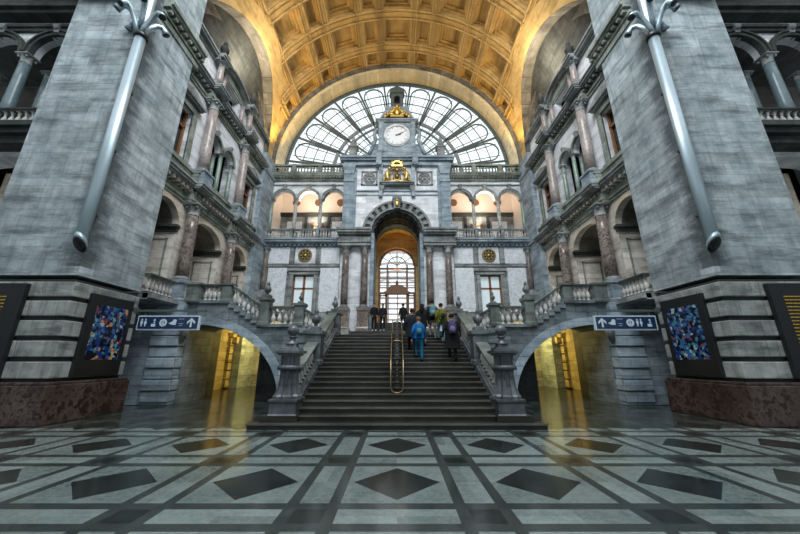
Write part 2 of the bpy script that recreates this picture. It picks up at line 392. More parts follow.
def column(label, x, y, z0, z1, r, mat='column', ped=0.0, capm='trim', pedm='blue', group='marble columns', cap=None):
    t = thing('marble_column', label, 'column', (x, y, z0), group)
    z = z0
    if ped:
        m = MB(); q = r * 1.55; m.sqlathe(x, y, z0, [(q * 1.12, 0), (q * 1.12, ped * .14), (q, ped * .2), (q, ped * .82), (q * 1.13, ped * .88), (q * 1.13, ped)]); m.build('pedestal', pedm, t); z += ped
    m = MB(); m.sqlathe(x, y, z, [(r * 1.4, 0), (r * 1.4, r * .25)]); m.lathe(x, y, z + r * .25, [(r * 1.35, 0), (r * 1.38, r * .15), (r * 1.15, r * .3), (r * 1.2, r * .45), (r, r * .6)], 20); m.build('base', capm, t)
    ch = cap or r * 2.2
    m = MB(); zz = z + r * .85; H = z1 - ch - zz
    m.lathe(x, y, zz, [(r, 0), (r, H * .3), (r * .93, H * .75), (r * .87, H)], 20); m.build('shaft', mat, t)
    m = MB(); cap_parts(m, x, y, z1 - ch, r * .9, ch); m.build('capital', capm, t)
    return t
def finial(mb, x, y, z, s=1.0, mp=None):
    mb.sqlathe(x, y, z, [(.16 * s, 0), (.16 * s, .12 * s), (.10 * s, .16 * s)], mp=mp)
    mb.lathe(x, y, z + .16 * s, [(.06 * s, 0), (.06 * s, .06 * s), (.13 * s, .14 * s), (.15 * s, .24 * s), (.09 * s, .34 * s), (.05 * s, .38 * s), (.08 * s, .44 * s), (.06 * s, .52 * s), (.01 * s, .6 * s)], 12, mp=mp)

# ------------------------------------------------------------------ floor and outer shell
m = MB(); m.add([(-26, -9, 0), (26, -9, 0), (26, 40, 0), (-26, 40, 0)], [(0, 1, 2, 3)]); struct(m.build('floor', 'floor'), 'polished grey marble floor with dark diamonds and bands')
m = MB(front); arch_wall(m, -26, 26, 0, 21, [(-22, -16, 6, 10, 2), (-12.5, -9.5, 6, 11, 1.5), (-4, 4, 6, 9, 3), (9.5, 12.5, 6, 11, 1.5), (16, 22, 6, 10, 2)], -9, -8.4); struct(m.build('wall_back', 'pier'))
for s in (-1, 1):
    m = MB(); m.box(min(s * 24, s * 24.6), max(s * 24, s * 24.6), -9, 11.5, 0, 22); struct(m.build('wall_aisle_' + SIDE(s), 'pier'))

# ------------------------------------------------------------------ great corner piers with rusticated base
PX0, PX1, PY0, PY1 = 9.6, 12.74, 9.3, 11.75
for s in (-1, 1):
    sd = SIDE(s); sm_ = lambda x, y, z, s=s: (s * x, y, z)
    m = MB(sm_)
    m.box(PX0, PX1, PY0, PY1, 4.12, 26)
    o = m.build('pier', 'pier'); struct(o, 'tall blue grey ashlar pier on the %s of the hall' % sd)
    m = MB(sm_); m.box(PX0 + .05, PX1 - .05, PY0 + .05, PY1 - .05, 0, 4.0)
    struct(m.build('pier_core', 'joint'))
    m = MB(sm_)
    for i in range(5):
        z0 = 1.12 + i * .574 + .05; z1 = z0 + .45
        # blocks, staggered, with softened faces
        for (a, b, off) in ((PX0, PX1, 0),):
            xs = [PX0 - .03, PX0 + .9 + .25 * (i % 2), PX0 + 2.0 + .3 * (i % 2), PX1 + .03]
            for xa, xb in zip(xs, xs[1:]): m.box(xa + .004, xb - .004, PY0 - .03, PY0 + .3, z0, z1)
        ys = [PY0 - .03, PY0 + .75 - .15 * (i % 2), PY0 + 1.6, PY1 + .03]
        for ya, yb in zip(ys, ys[1:]): m.box(PX0 - .032, PX0 + .3, ya + .004, yb - .004, z0, z1)
        m.box(PX0 + .3, PX1, PY1 - .3, PY1 + .03, z0, z1)
    o = m.build('pier_rustication', 'rust', bevel=.03); struct(o)
    m = MB(sm_); m.box(PX0 - .25, PX1 + .2, PY0 - .22, PY1 + .12, 0, 1.0); m.box(PX0 - .2, PX1 + .15, PY0 - .17, PY1 + .08, 1.0, 1.08)
    struct(m.build('pier_plinth', 'redm', bevel=.02), 'red brown marble plinth under the %s pier' % sd)
    # entablature wrapping the inner face above
    m = MB(sm_)
    for (p, z0, z1) in ((.06, 15.0, 15.25), (.12, 15.3, 15.45), (.32, 15.62, 15.74), (.42, 15.74, 15.9), (.15, 15.9, 16.3)): m.box(PX0 - p, PX0 + .3, PY0 + .3, PY1 + .3, z0, z1)
    for i in range(8): m.box(PX0 - .28, PX0, PY0 + .4 + i * .32, PY0 + .55 + i * .32, 15.45, 15.62)
    struct(m.build('trim_1', 'green'))

    # tube with six curled horns hanging down the pier corner
    X, Y = PX0 - .08, PY0 - .28
    t = thing('horn_cluster_pole', 'tall galvanised tube with curled horns fixed to the corner of the %s pier' % sd, 'flagpole', (s * X, Y, 5.0), 'horned steel tubes on the piers')
    ob = lambda x, y, z, s=s, Y=Y: (s * x, y, z - (y - Y) * 1.1 if z < 5.2 else z)   # the lower end is cut at a slant
    m = MB(ob)
    prof = [(.185, 0), (.185, 8.0), (.15, 8.0), (.15, 12)]
    n = 24; vs = []; fs = []
    m.lathe(X, Y, 5.08, [(.165, .0), (.17, 8.1)], n); m.build('tube', 'steel', t)
    m = MB(ob)
    m.lathe(X, Y, 5.0, [(.172, 0), (.18, .0), (.18, .14), (.172, .14)], n); m.build('end_sleeve', 'steel', t)
    m = MB(ob); m.lathe(X, Y, 4.97, [(.002, 0), (.165, .0), (.165, .028)], n); m.build('tube_mouth', 'black', t)
    m = MB(sm_); m.lathe(X, Y, 13.1, [(.2, 0), (.24, .05), (.24, .16), (.2, .2)], n); m.build('collar', 'black', t)
    m = MB(sm_); m.lathe(X, Y, 13.3, [(.15, 0), (.17, .4), (.15, .8), (.13, 5)], n); m.build('upper_pole', 'steel', t)
    for a in range(7):
        an = R(-168 + a * 49)
        pts = []; rad = []
        for q, (rr, zz, ra) in enumerate([(.10, 13.2, .07), (.24, 13.55, .085), (.42, 13.85, .09), (.62, 14.12, .09), (.84, 14.2, .095), (1.0, 14.08, .11), (1.1, 13.93, .135)]):
            pts.append((X + rr * .8 * math.cos(an), Y + rr * math.sin(an) * .62 - .12, 13.2 + (zz - 13.2) * .85 + (.3 if a % 2 else 0))); rad.append(ra)
        m = MB(sm_); m.tube(pts, .1, 12, radii=rad); hn = m.build('horn', 'steel', t)
        d = Vector(pts[-1]) - Vector(pts[-2]); d.normalize(); p = Vector(pts[-1]) + d * .012
        m = MB(sm_); m.tube([p - d * .02, p], .115, 12); m.build('horn_mouth', 'black', hn)
    for z in (6.0, 8.4, 10.8): m = MB(sm_); m.box(X - .03, X + .1, Y, PY0 + .02, z, z + .06); m.build('wall_bracket', 'black', t)

    # art poster on the inner face
    t = thing('art_poster', 'black framed abstract mosaic poster on the %s pier, %s' % (sd, 'with orange shards' if s < 0 else 'with pale blue shards'), 'poster', (s * (PX0 - .1), 10.6, 1.2))
    m = MB(sm_); m.box(PX0 - .14, PX0, 9.82, 11.44, 1.2, 3.68); m.build('frame', 'black', t, bevel=.01)
    m = MB(sm_); m.box(PX0 - .146, PX0 - .13, 10.05, 11.25, 1.68, 3.36)
    m.build('artwork', art_mat('mosaic_art_' + sd, 3.1 if s < 0 else 8.7, (.45, .20, .08) if s < 0 else (.25, .40, .46)), t)
    # departure board on the frontal face
    t = thing('departure_board', 'black departure board with %s rows, front of the %s pier' % ('amber and red' if s < 0 else 'many amber', sd), 'board', (s * 11.85, PY0 - .05, 1.2))
    m = MB(sm_); m.box(10.85, 12.9, PY0 - .16, PY0 - .03, 1.18, 3.83); m.build('frame', 'black', t, bevel=.01)
    rnd = random.Random(5 + s)
    for i in range(17 if s > 0 else 8):
        m = MB(sm_); z = 3.42 - i * .1
        red = (s < 0 and i > 3); u = 11.2 if s > 0 else 11.32
        while u < 12.6:
            l = rnd.uniform(.03, .16); m.box(u, min(u + l, 12.7), PY0 - .168, PY0 - .158, z, z + .03); u += l + .02
        m.build('text_row', 'red' if red else 'amber', t)

# ------------------------------------------------------------------ outer aisle walls beside the piers
for s in (-1, 1):
    sd = SIDE(s); fm = lambda u, v, w_, s=s: (s * u, w_, v); sm_ = lambda x, y, z, s=s: (s * x, y, z)
    m = MB(fm); ops = [(13.65 + i * 2.35, 15.55 + i * 2.35, 10.6, 14.15, .93) for i in range(3)]
    arch_wall(m, 12.7, 24, 14.15, 16, [(a, b, 14.15, c_, d_) for a, b, z_, c_, d_ in ops], 10.5, 10.85)
    arch_wall(m, 12.7, 24, 0, 9.3, [(13.2, 16.6, 0, 8.6, .5), (17.6, 23, 0, 8.6, .5)], 10.5, 11.2)
    m.box(12.7, 24, 10.2, 10.3, 0, 0.01)
    o = m.build('wall_outer_' + sd, 'white'); struct(o)
    m = MB(sm_)
    for (p, z0, z1) in ((.55, 9.3, 9.6), (.75, 9.6, 9.8), (.9, 9.8, 10.0), (.5, 10.0, 10.25), (.12, 15.3, 15.45), (.2, 15.45, 15.6), (.45, 15.9, 16.1), (.6, 16.1, 16.3), (.4, 16.3, 16.8)): m.box(12.74, 24, 10.5 - p, 10.6, z0, z1)
    m.box(12.74, 24, 10.6, 14, 9.6, 10.2); m.box(12.74, 24, 10.4, 11.2, 16.0, 20)
    struct(m.build('trim_2', 'dark'))
    m = MB(sm_); m.box(12.74, 24, 14, 14.4, 0, 20); struct(m.build('wall_aisle_rear_' + sd, 'soffit'))
    m = MB(sm_); m.box(12.74, 24, 11.0, 14, 16.0, 16.3); struct(m.build('ceiling_aisle_' + sd, 'dark'))
    for i in range(3):
        c = 14.6 + i * 2.35
        t = thing('arch_moulding', ['dark round arch moulding of the outer %s loggia nearest the pier', 'dark round arch moulding of the outer %s loggia at the picture edge', 'dark round arch moulding of the outer %s loggia farthest out'][i] % sd, 'arch', (s * c, 10.5, 14.15), 'outer loggia arches')
        m = MB(fm); m.ring(c, 14.15, .93, 1.08, 10.38, 10.6); m.ring(c, 14.15, 1.08, 1.16, 10.32, 10.6); m.build('arch_ring', 'dark', t)
        m = MB(sm_); m.sqlathe(c, 10.42, 15.15, [(.1, 0), (.14, .3), (.17, .32), (.17, .4)]); m.ell(c, 10.28, 15.4, .14, .1, .14); m.build('keystone', 'trim', t)
        cx = c + 1.175
        column(['grey marble column between the outer %s loggia arches, closest to the pier', 'grey marble column in the outer %s loggia beyond the second arch', 'grey marble column in the outer %s loggia farthest out'][i] % sd, s * cx, 10.62, 10.6, 14.12, .2, 'tealst', 0, 'trim', group='outer loggia columns')
        column(['rear grey column behind the first column of the outer %s loggia', 'rear grey column behind the second column of the outer %s loggia', 'rear grey column behind the third column of the outer %s loggia'][i] % sd, s * cx, 11.5, 10.6, 14.12, .16, 'tealst', 0, 'trim', group='outer loggia rear columns')
    balustrade('stone balustrade of the outer %s loggia beside the pier' % sd, (s * 13.0, 10.35, 10.25), (s * 23, 10.35, 10.25), .85, .27, 1.5, group='outer loggia balustrades', mat='dark')
    t = thing('wooden_window', 'dark orange wooden window frame behind the outer %s loggia' % sd, 'window', (s * 14.4, 13.9, 10.4))
    m = MB(sm_)
    for x in (13.5, 14.1, 14.7, 15.3): m.box(x, x + .14, 13.85, 14, 10.25, 14.6)
    for z in (10.3, 12.2, 13.6): m.box(13.5, 15.44, 13.87, 14, z, z + .12)
    m.build('frame', 'orangew', t); m = MB(sm_); m.box(13.5, 15.4, 13.93, 13.98, 10.3, 14.5); m.build('pane', 'dkglass', t)

# ------------------------------------------------------------------ side walls of the stair bay
Y0, Y1 = 11.75, 21.3
FX = 10.3
for s in (-1, 1):
    sd = SIDE(s); um = sidemap(s); sm_ = lambda x, y, z, s=s: (s * x, y, z)
    # lower storey arcade (thick piers with panels)
    m = MB(um); arch_wall(m, Y0, Y1, 4.1, 9.0, [(11.9, 13.85, 4.1, 7.7, .95), (14.75, 17.55, 4.1, 7.7, .95), (18.45, 20.7, 4.1, 7.7, .95)], FX, 12.3)
    struct(m.build('wall_%s_lower' % sd, 'beige'))
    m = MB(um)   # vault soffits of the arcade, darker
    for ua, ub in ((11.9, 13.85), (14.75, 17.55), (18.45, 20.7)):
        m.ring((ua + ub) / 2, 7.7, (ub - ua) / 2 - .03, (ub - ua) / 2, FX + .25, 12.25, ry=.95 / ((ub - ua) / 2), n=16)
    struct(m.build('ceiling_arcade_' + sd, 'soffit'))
    m = MB(um)
    for ua, ub in ((11.9, 13.85), (14.75, 17.55), (18.45, 20.7)):
        m.ring((ua + ub) / 2, 7.7, (ub - ua) / 2, (ub - ua) / 2 + .22, FX - .07, FX + .02, ry=.95 / ((ub - ua) / 2), n=16)
    struct(m.build('trim_3', 'plaster'))
    for j, y in enumerate((13.85, 17.55, 20.7)):
        # camera-facing jamb: framed panel and impost
        t = struct(MB(sm_).box(FX - .1, 12.35, y - .16, y + .03, 7.52, 7.60).box(FX - .14, 12.35, y - .22, y + .03, 7.60, 7.72).box(FX - .08, 12.35, y - .12, y + .03, 7.42, 7.52).build('trim_4', 'dark'))
        m = MB(sm_)
        for (xa, xb, za, zb) in ((FX + .3, FX + .38, 4.8, 7.1), (11.6, 11.68, 4.8, 7.1), (FX + .3, 11.68, 4.8, 4.88), (FX + .3, 11.68, 7.02, 7.1)): m.box(xa, xb, y - .035, y + .01, za, zb)
        struct(m.build('trim_5', 'green'))
    # the gallery room behind, its back wall, floor and ceiling
    m = MB(sm_); m.box(16.0, 16.3, 11.5, 23, 4.1, 10); m.box(12.3, 16.3, 22.2, 22.5, 4.1, 10); m.box(12.3, 16.3, 11.5, 11.75, 4.1, 10); struct(m.build('wall_gallery_' + sd, 'plaster'))
    m = MB(sm_); m.box(9.3, 16.3, 11.75, 21.4, 3.85, 4.1); m.box(9.15, 9.5, 11.75, 13.55, 3.9, 4.08); struct(m.build('floor_gallery_' + sd, 'trim'))
    m = MB(sm_); m.box(12.3, 16.3, 11.5, 22.5, 9.7, 10.0); m.box(10.6, 16.3, 11.5, 22.5, 9.0, 9.2); struct(m.build('ceiling_gallery_' + sd, 'soffit'))
    t = thing('gallery_window', 'pale yellow glazed window at the back of the %s gallery' % sd, 'window', (s * 16, 17.3, 5))
    MB(sm_).box(15.93, 15.99, 16.3, 18.5, 5.0, 8.2).build('pane', plain('lit_yellow_glass_' + sd, (.75, .72, .35), .3, emit=(.75, .72, .32), es=.5), t)
    m = MB(sm_)
    for y in (16.25, 17.35, 18.45): m.box(15.88, 16.0, y, y + .1, 4.9, 8.3)
    for z in (4.9, 6.2, 7.4, 8.2): m.box(15.88, 16.0, 16.25, 18.55, z, z + .09)
    m.build('frame', 'green', t)
    # lower columns on pedestals
    for j, (y, lab) in enumerate(((14.25, 'nearest the pier'), (18.0, 'farther from the pier'))):
        column('brown mottled column of the %s gallery, lower tier, %s' % (sd, lab), s * 9.9, y, 4.1, 8.95, .27, 'column', 1.0, 'trim', 'blue', 'lower gallery columns')
    # entablature of the lower storey with broken cornice
    m = MB(sm_)
    def entab(mb, z, x, spec, ya=Y0, yb=Y1):
        for p, a, b in spec: mb.box(x - p, x + .2, ya, yb, z + a, z + b)
        for yc in (14.25, 18.0):
            for p, a, b in spec: mb.box(x - p - .34, x, yc - .36 - p * .3, yc + .36 + p * .3, z + a, z + b)
    entab(m, 8.95, FX, [(.08, 0, .14), (.13, .14, .26), (.06, .26, .55)])
    struct(m.build('trim_6', 'green'))
    m = MB(sm_); entab(m, 8.95, FX, [(.45, .72, .80), (.55, .80, .92), (.62, .92, 1.0)]); struct(m.build('trim_7', 'trim'))
    m = MB(sm_)
    for i in range(30):
        y = Y0 + .1 + i * .32
        if y < Y1 - .1: m.box(FX - .38, FX, y, y + .15, 9.50, 9.67)
    struct(m.build('trim_8', 'beige'))
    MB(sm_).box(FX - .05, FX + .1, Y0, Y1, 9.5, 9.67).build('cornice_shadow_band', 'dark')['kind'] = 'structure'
    # middle storey
    m = MB(um); arch_wall(m, Y0, Y1, 9.9, 15.2, [(12.1, 13.35, 10.9, 13.6, 0), (14.7, 17.54, 10.3, 13.2, 0), (19.0, 20.4, 10.9, 13.6, 0)], FX, FX + .6) if False else arch_wall(m, Y0, 14.7, 9.9, 15.2, [(12.1, 13.35, 10.9, 13.6, 0)], FX, FX + .6); arch_wall(m, 17.54, Y1, 9.9, 15.2, [(19.0, 20.4, 10.9, 13.6, 0)], FX, FX + .6); arch_wall(m, 14.7, 17.54, 13.25, 15.2, [(14.78, 16.02, 13.25, 13.25, .62), (16.22, 17.46, 13.25, 13.25, .62)], FX, FX + .35)
    struct(m.build('wall_%s_middle' % sd, 'white'))
    m = MB(sm_); m.box(FX + 2.2, FX + 2.5, Y0, Y1, 9.9, 16); m.box(FX + .6, FX + 2.3, Y0, Y1, 14.9, 15.1); m.box(FX, FX + 2.3, Y0, Y1, 9.8, 9.95); m.box(FX + .6, FX + 2.2, 18.1, 18.3, 9.9, 15); m.box(FX + .6, FX + 2.2, 14.2, 14.4, 9.9, 15); struct(m.build('wall_%s_loggia' % sd, 'dark'))
    m = MB(sm_); entab(m, 9.95, FX, [(.30, 0, .12), (.22, .12, .55), (.30, .55, .68)]); struct(m.build('trim_9', 'green'))
    for j, (y, lab) in enumerate(((14.25, 'nearest the pier'), (18.0, 'farther from the pier'))):
        column('pink marble column of the %s wall, middle tier, %s' % (sd, lab), s * 9.9, y, 10.0, 15.1, .25, 'pink' if j == 0 else 'pink', .75, 'trim', 'blue', 'middle tier columns')
    for j, y in enumerate((14.95, 16.12, 17.3)):
        for q, xx in enumerate((FX - .02, FX + .42)):
            if j != 1 and q == 1: continue
            column('slim %s column under the paired arches, %s wall, %s' % ('green' if q == 0 else 'dark green', sd, ('by the nearer pink column', 'in the middle front' if q == 0 else 'in the middle rear', 'by the farther pink column')[j]), s * xx, y, 10.35, 13.2, .12, 'greenm', .3, 'trim', 'green', 'slim columns of the paired arches')
    for k_, c in enumerate((15.4, 16.84)):
        t = thing('arch_moulding', 'small round arch of the %s middle tier, %s' % (sd, ('nearer the pier', 'nearer the clock wall')[k_]), 'arch', (s * FX, c, 13.25), 'small paired arches')
        MB(um).ring(c, 13.25, .62, .78, FX - .12, FX + .05).build('arch_ring', 'green', t)
        MB(sm_).sqlathe(FX - .1, c, 13.85, [(.07, 0), (.11, .35)]).build('keystone', 'trim', t)
    balustrade('low balustrade under the paired arches of the %s wall' % sd, (s * (FX - .16), 14.75, 10.0), (s * (FX - .16), 17.5, 10.0), .75, .2, .9, hw=.08, group='middle tier balustrades', mat='green')
    for k_, (ya, yb) in enumerate(((12.1, 13.35), (19.0, 20.4))):
        t = thing('hooded_window', 'tall orange framed window under a stone hood, %s wall, %s' % (sd, ('beside the pier', 'beside the clock wall')[k_]), 'window', (s * FX, (ya + yb) / 2, 10.8), 'hooded windows of the middle tier')
        m = MB(sm_); m.box(FX - .08, FX + .05, ya - .28, ya, 10.7, 13.75); m.box(FX - .08, FX + .05, yb, yb + .28, 10.7, 13.75); m.box(FX - .1, FX + .05, ya - .28, yb + .28, 13.6, 13.9); m.build('stone_surround', 'green', t)
        m = MB(sm_); m.box(FX - .26, FX + .05, ya - .36, yb + .36, 13.95, 14.05); m.box(FX - .36, FX + .05, ya - .42, yb + .42, 14.05, 14.18)
        m.prism([(ya - .4, 14.18), (yb + .4, 14.18), ((ya + yb) / 2, 14.62)], FX - .3, FX + .05, mp=um); m.build('hood', 'trim', t)
        m = MB(sm_); m.box(FX - .2, FX + .05, ya - .35, yb + .35, 10.66, 10.8); m.build('sill', 'green', t)
        m = MB(sm_)
        for y in (ya, (ya + yb) / 2 - .05, yb - .1): m.box(FX + .25, FX + .36, y, y + .1, 10.8, 13.6)
        for z in (10.85, 12.7, 13.5): m.box(FX + .25, FX + .36, ya, yb, z, z + .1)
        m.build('sash', 'orangew', t); MB(sm_).box(FX + .38, FX + .41, ya, yb, 10.8, 13.6).build('pane', 'dkglass', t)
    # upper entablature
    m = MB(sm_); entab(m, 15.1, FX, [(.08, 0, .14), (.14, .14, .28), (.06, .28, .55)]); struct(m.build('trim_10', 'green'))
    m = MB(sm_)
    for i in range(30):
        y = Y0 + .1 + i * .32
        if y < Y1 - .1: m.box(FX - .34, FX, y, y + .14, 15.52, 15.66)
    struct(m.build('trim_11', 'trim'))
    m = MB(sm_); entab(m, 15.1, FX, [(.42, .58, .66), (.52, .66, .78), (.58, .78, .86), (.2, .86, 1.25)]); struct(m.build('trim_12', 'trim'))
    # attic storey
    m = MB(um); arch_wall(m, Y0, Y1, 16.0, 18.0, [(12.0, 12.9, 16.4, 17.6, 0), (15.3, 17.0, 16.4, 17.7, 0), (19.2, 20.3, 16.4, 17.6, 0)], FX, FX + .4)
    struct(m.build('wall_%s_attic' % sd, 'white'))
    MB(sm_).box(FX + .8, FX + .9, Y0, Y1, 16, 18.2).build('wall_%s_attic_rear' % sd, 'dark')['kind'] = 'structure'
    for j, (y, lab) in enumerate(((14.25, 'above the nearer pink column'), (14.98, 'beside the attic opening, nearer the pier'), (17.3, 'next to the attic opening on the clock side'), (18.0, 'above the farther pink column'))):
        column('short attic column, %s wall, %s' % (sd, lab), s * (9.95 if j in (0, 3) else 10.15), y, 16.3, 17.85, .18 if j in (0, 3) else .14, 'pink', 0, 'trim', group='short attic columns', cap=.3)
    m = MB(sm_)
    for p, a, b in [(.1, 17.85, 18.0), (.3, 18.0, 18.12), (.38, 18.12, 18.24)]:
        m.box(FX - p, FX + .3, Y0, 13.9, a, b); m.box(FX - p, FX + .3, 18.35, Y1, a, b)
        for yc in (14.25, 18.0): m.box(FX - p - .3, FX + .3, yc - .36, yc + .36, a, b)
        m.ring(16.12, 16.2, 0, 0, 0, 0) if False else None
    # segmental gable over the middle bay
    rr = 3.1; cz = 18.1 + .62 - rr; aa = math.asin(1.9 / rr)
    m.ring(16.12, cz, rr, rr + .13, FX - .38, FX + .3, PI / 2 - aa, PI / 2 + aa, 18, mp=um); m.ring(16.12, cz, rr - .14, rr, FX - .2, FX + .3, PI / 2 - aa, PI / 2 + aa, 18, mp=um)
    m.box(FX - .06, FX + .3, 14.6, 17.65, 17.75, 17.9)
    struct(m.build('trim_13', 'trim'))
    m = MB(um)
    pt = [(16.12 + rr * math.cos(a), cz + rr * math.sin(a)) for a in [PI / 2 - aa + 2 * aa * i / 16 for i in range(17)]]
    m.prism(pt, FX, FX + .3); struct(m.build('trim_14', 'green'))
    for y, lab in ((14.25, 'nearer the pier'), (18.0, 'nearer the clock wall')):
        m = MB(sm_); finial(m, 9.95, y, 18.24, 1.7); tag(m.build('urn_finial', 'dark'), 'dark stone urn on the %s attic cornice, %s' % (sd, lab), 'urn', 'attic urns')
    # plastered lunette wall above and stone side arch
    AC, AZ, AR = 16.4, 16.6, 5.35
    m = MB(um); pt = [(AC + (AR + .3) * math.cos(PI * i / 32), AZ + (AR + .3) * math.sin(PI * i / 32)) for i in range(33)]
    m.prism(pt, FX + .75, FX + 1.0); struct(m.build('wall_%s_lunette' % sd, 'plaster'))
    m = MB(um); m.ring(AC, AZ, AR - .55, AR, 10.2, FX + .8, n=48); struct(m.build('trim_15', 'ringst'))
    # lunette vault from the ring into the barrel: cylinder of radius AR, cut at the barrel
    VR, VZ = 10.2, 17.0
    m = MB(); vs = []; fs = []
    nn = 64
    def barx(z): return math.sqrt(max(.04, VR ** 2 - max(0, z - VZ) ** 2))
    for i in range(nn + 1):
        a = PI * i / nn; y = AC + AR * math.cos(a); z = AZ + AR * math.sin(a)
        vs += [(s * 10.5, y, z), (s * (barx(z) - .03), y, z)]
    for i in range(nn): fs.append((2 * i, 2 * i + 1, 2 * i + 3, 2 * i + 2))
    m.add(vs, fs, 0, True)
    struct(m.build('ceiling_lunette_' + sd, 'ringst'))
    m = MB(); vs = []; fs = []; rad = [AR - .02, AR + .1, AR + .4, AR + .7, AR + .95]
    for i in range(nn + 1):
        a = PI * i / nn
        for q, r_ in enumerate(rad):
            y = min(22.35, AC + r_ * math.cos(a)); z = AZ + r_ * math.sin(a); vs.append((s * (barx(z) - (.08 if q in (1, 4) else .05)), y, z))
    K = len(rad)
    for i in range(nn):
        for q in range(K - 1): fs.append((K * i + q, K * i + q + 1, K * (i + 1) + q + 1, K * (i + 1) + q))
    m.add(vs, fs, 0, True); struct(m.build('ceiling_band_' + sd, 'vault'))
    # spandrel wall outside the arch, same plane as the barrel springing
    m = MB(um)
    for i in range(32):
        a0, a1 = PI * i / 32, PI * (i + 1) / 32
        p0 = (AC + AR * math.cos(a0), AZ + AR * math.sin(a0)); p1 = (AC + AR * math.cos(a1), AZ + AR * math.sin(a1))
        m.prism([p0, (p0[0], 24), (p1[0], 24), p1], 10.22, 10.5)
    m.prism([(AC + AR, AZ), (22.4, AZ), (22.4, 24), (AC + AR, 24)], 10.22, 10.5)
    struct(m.build('wall_%s_spandrel' % sd, 'ringst'))
    # corner pier beside the clock wall
    m = MB(sm_); m.box(9.95, 11.3, 21.1, 23.0, 0, 17.0); m.box(9.85, 10.2, 21.05, 22.9, 9.9, 10.1); m.box(9.87, 10.2, 21.05, 22.9, 15.5, 15.8)
    struct(m.build('corner_pier', 'blue'))

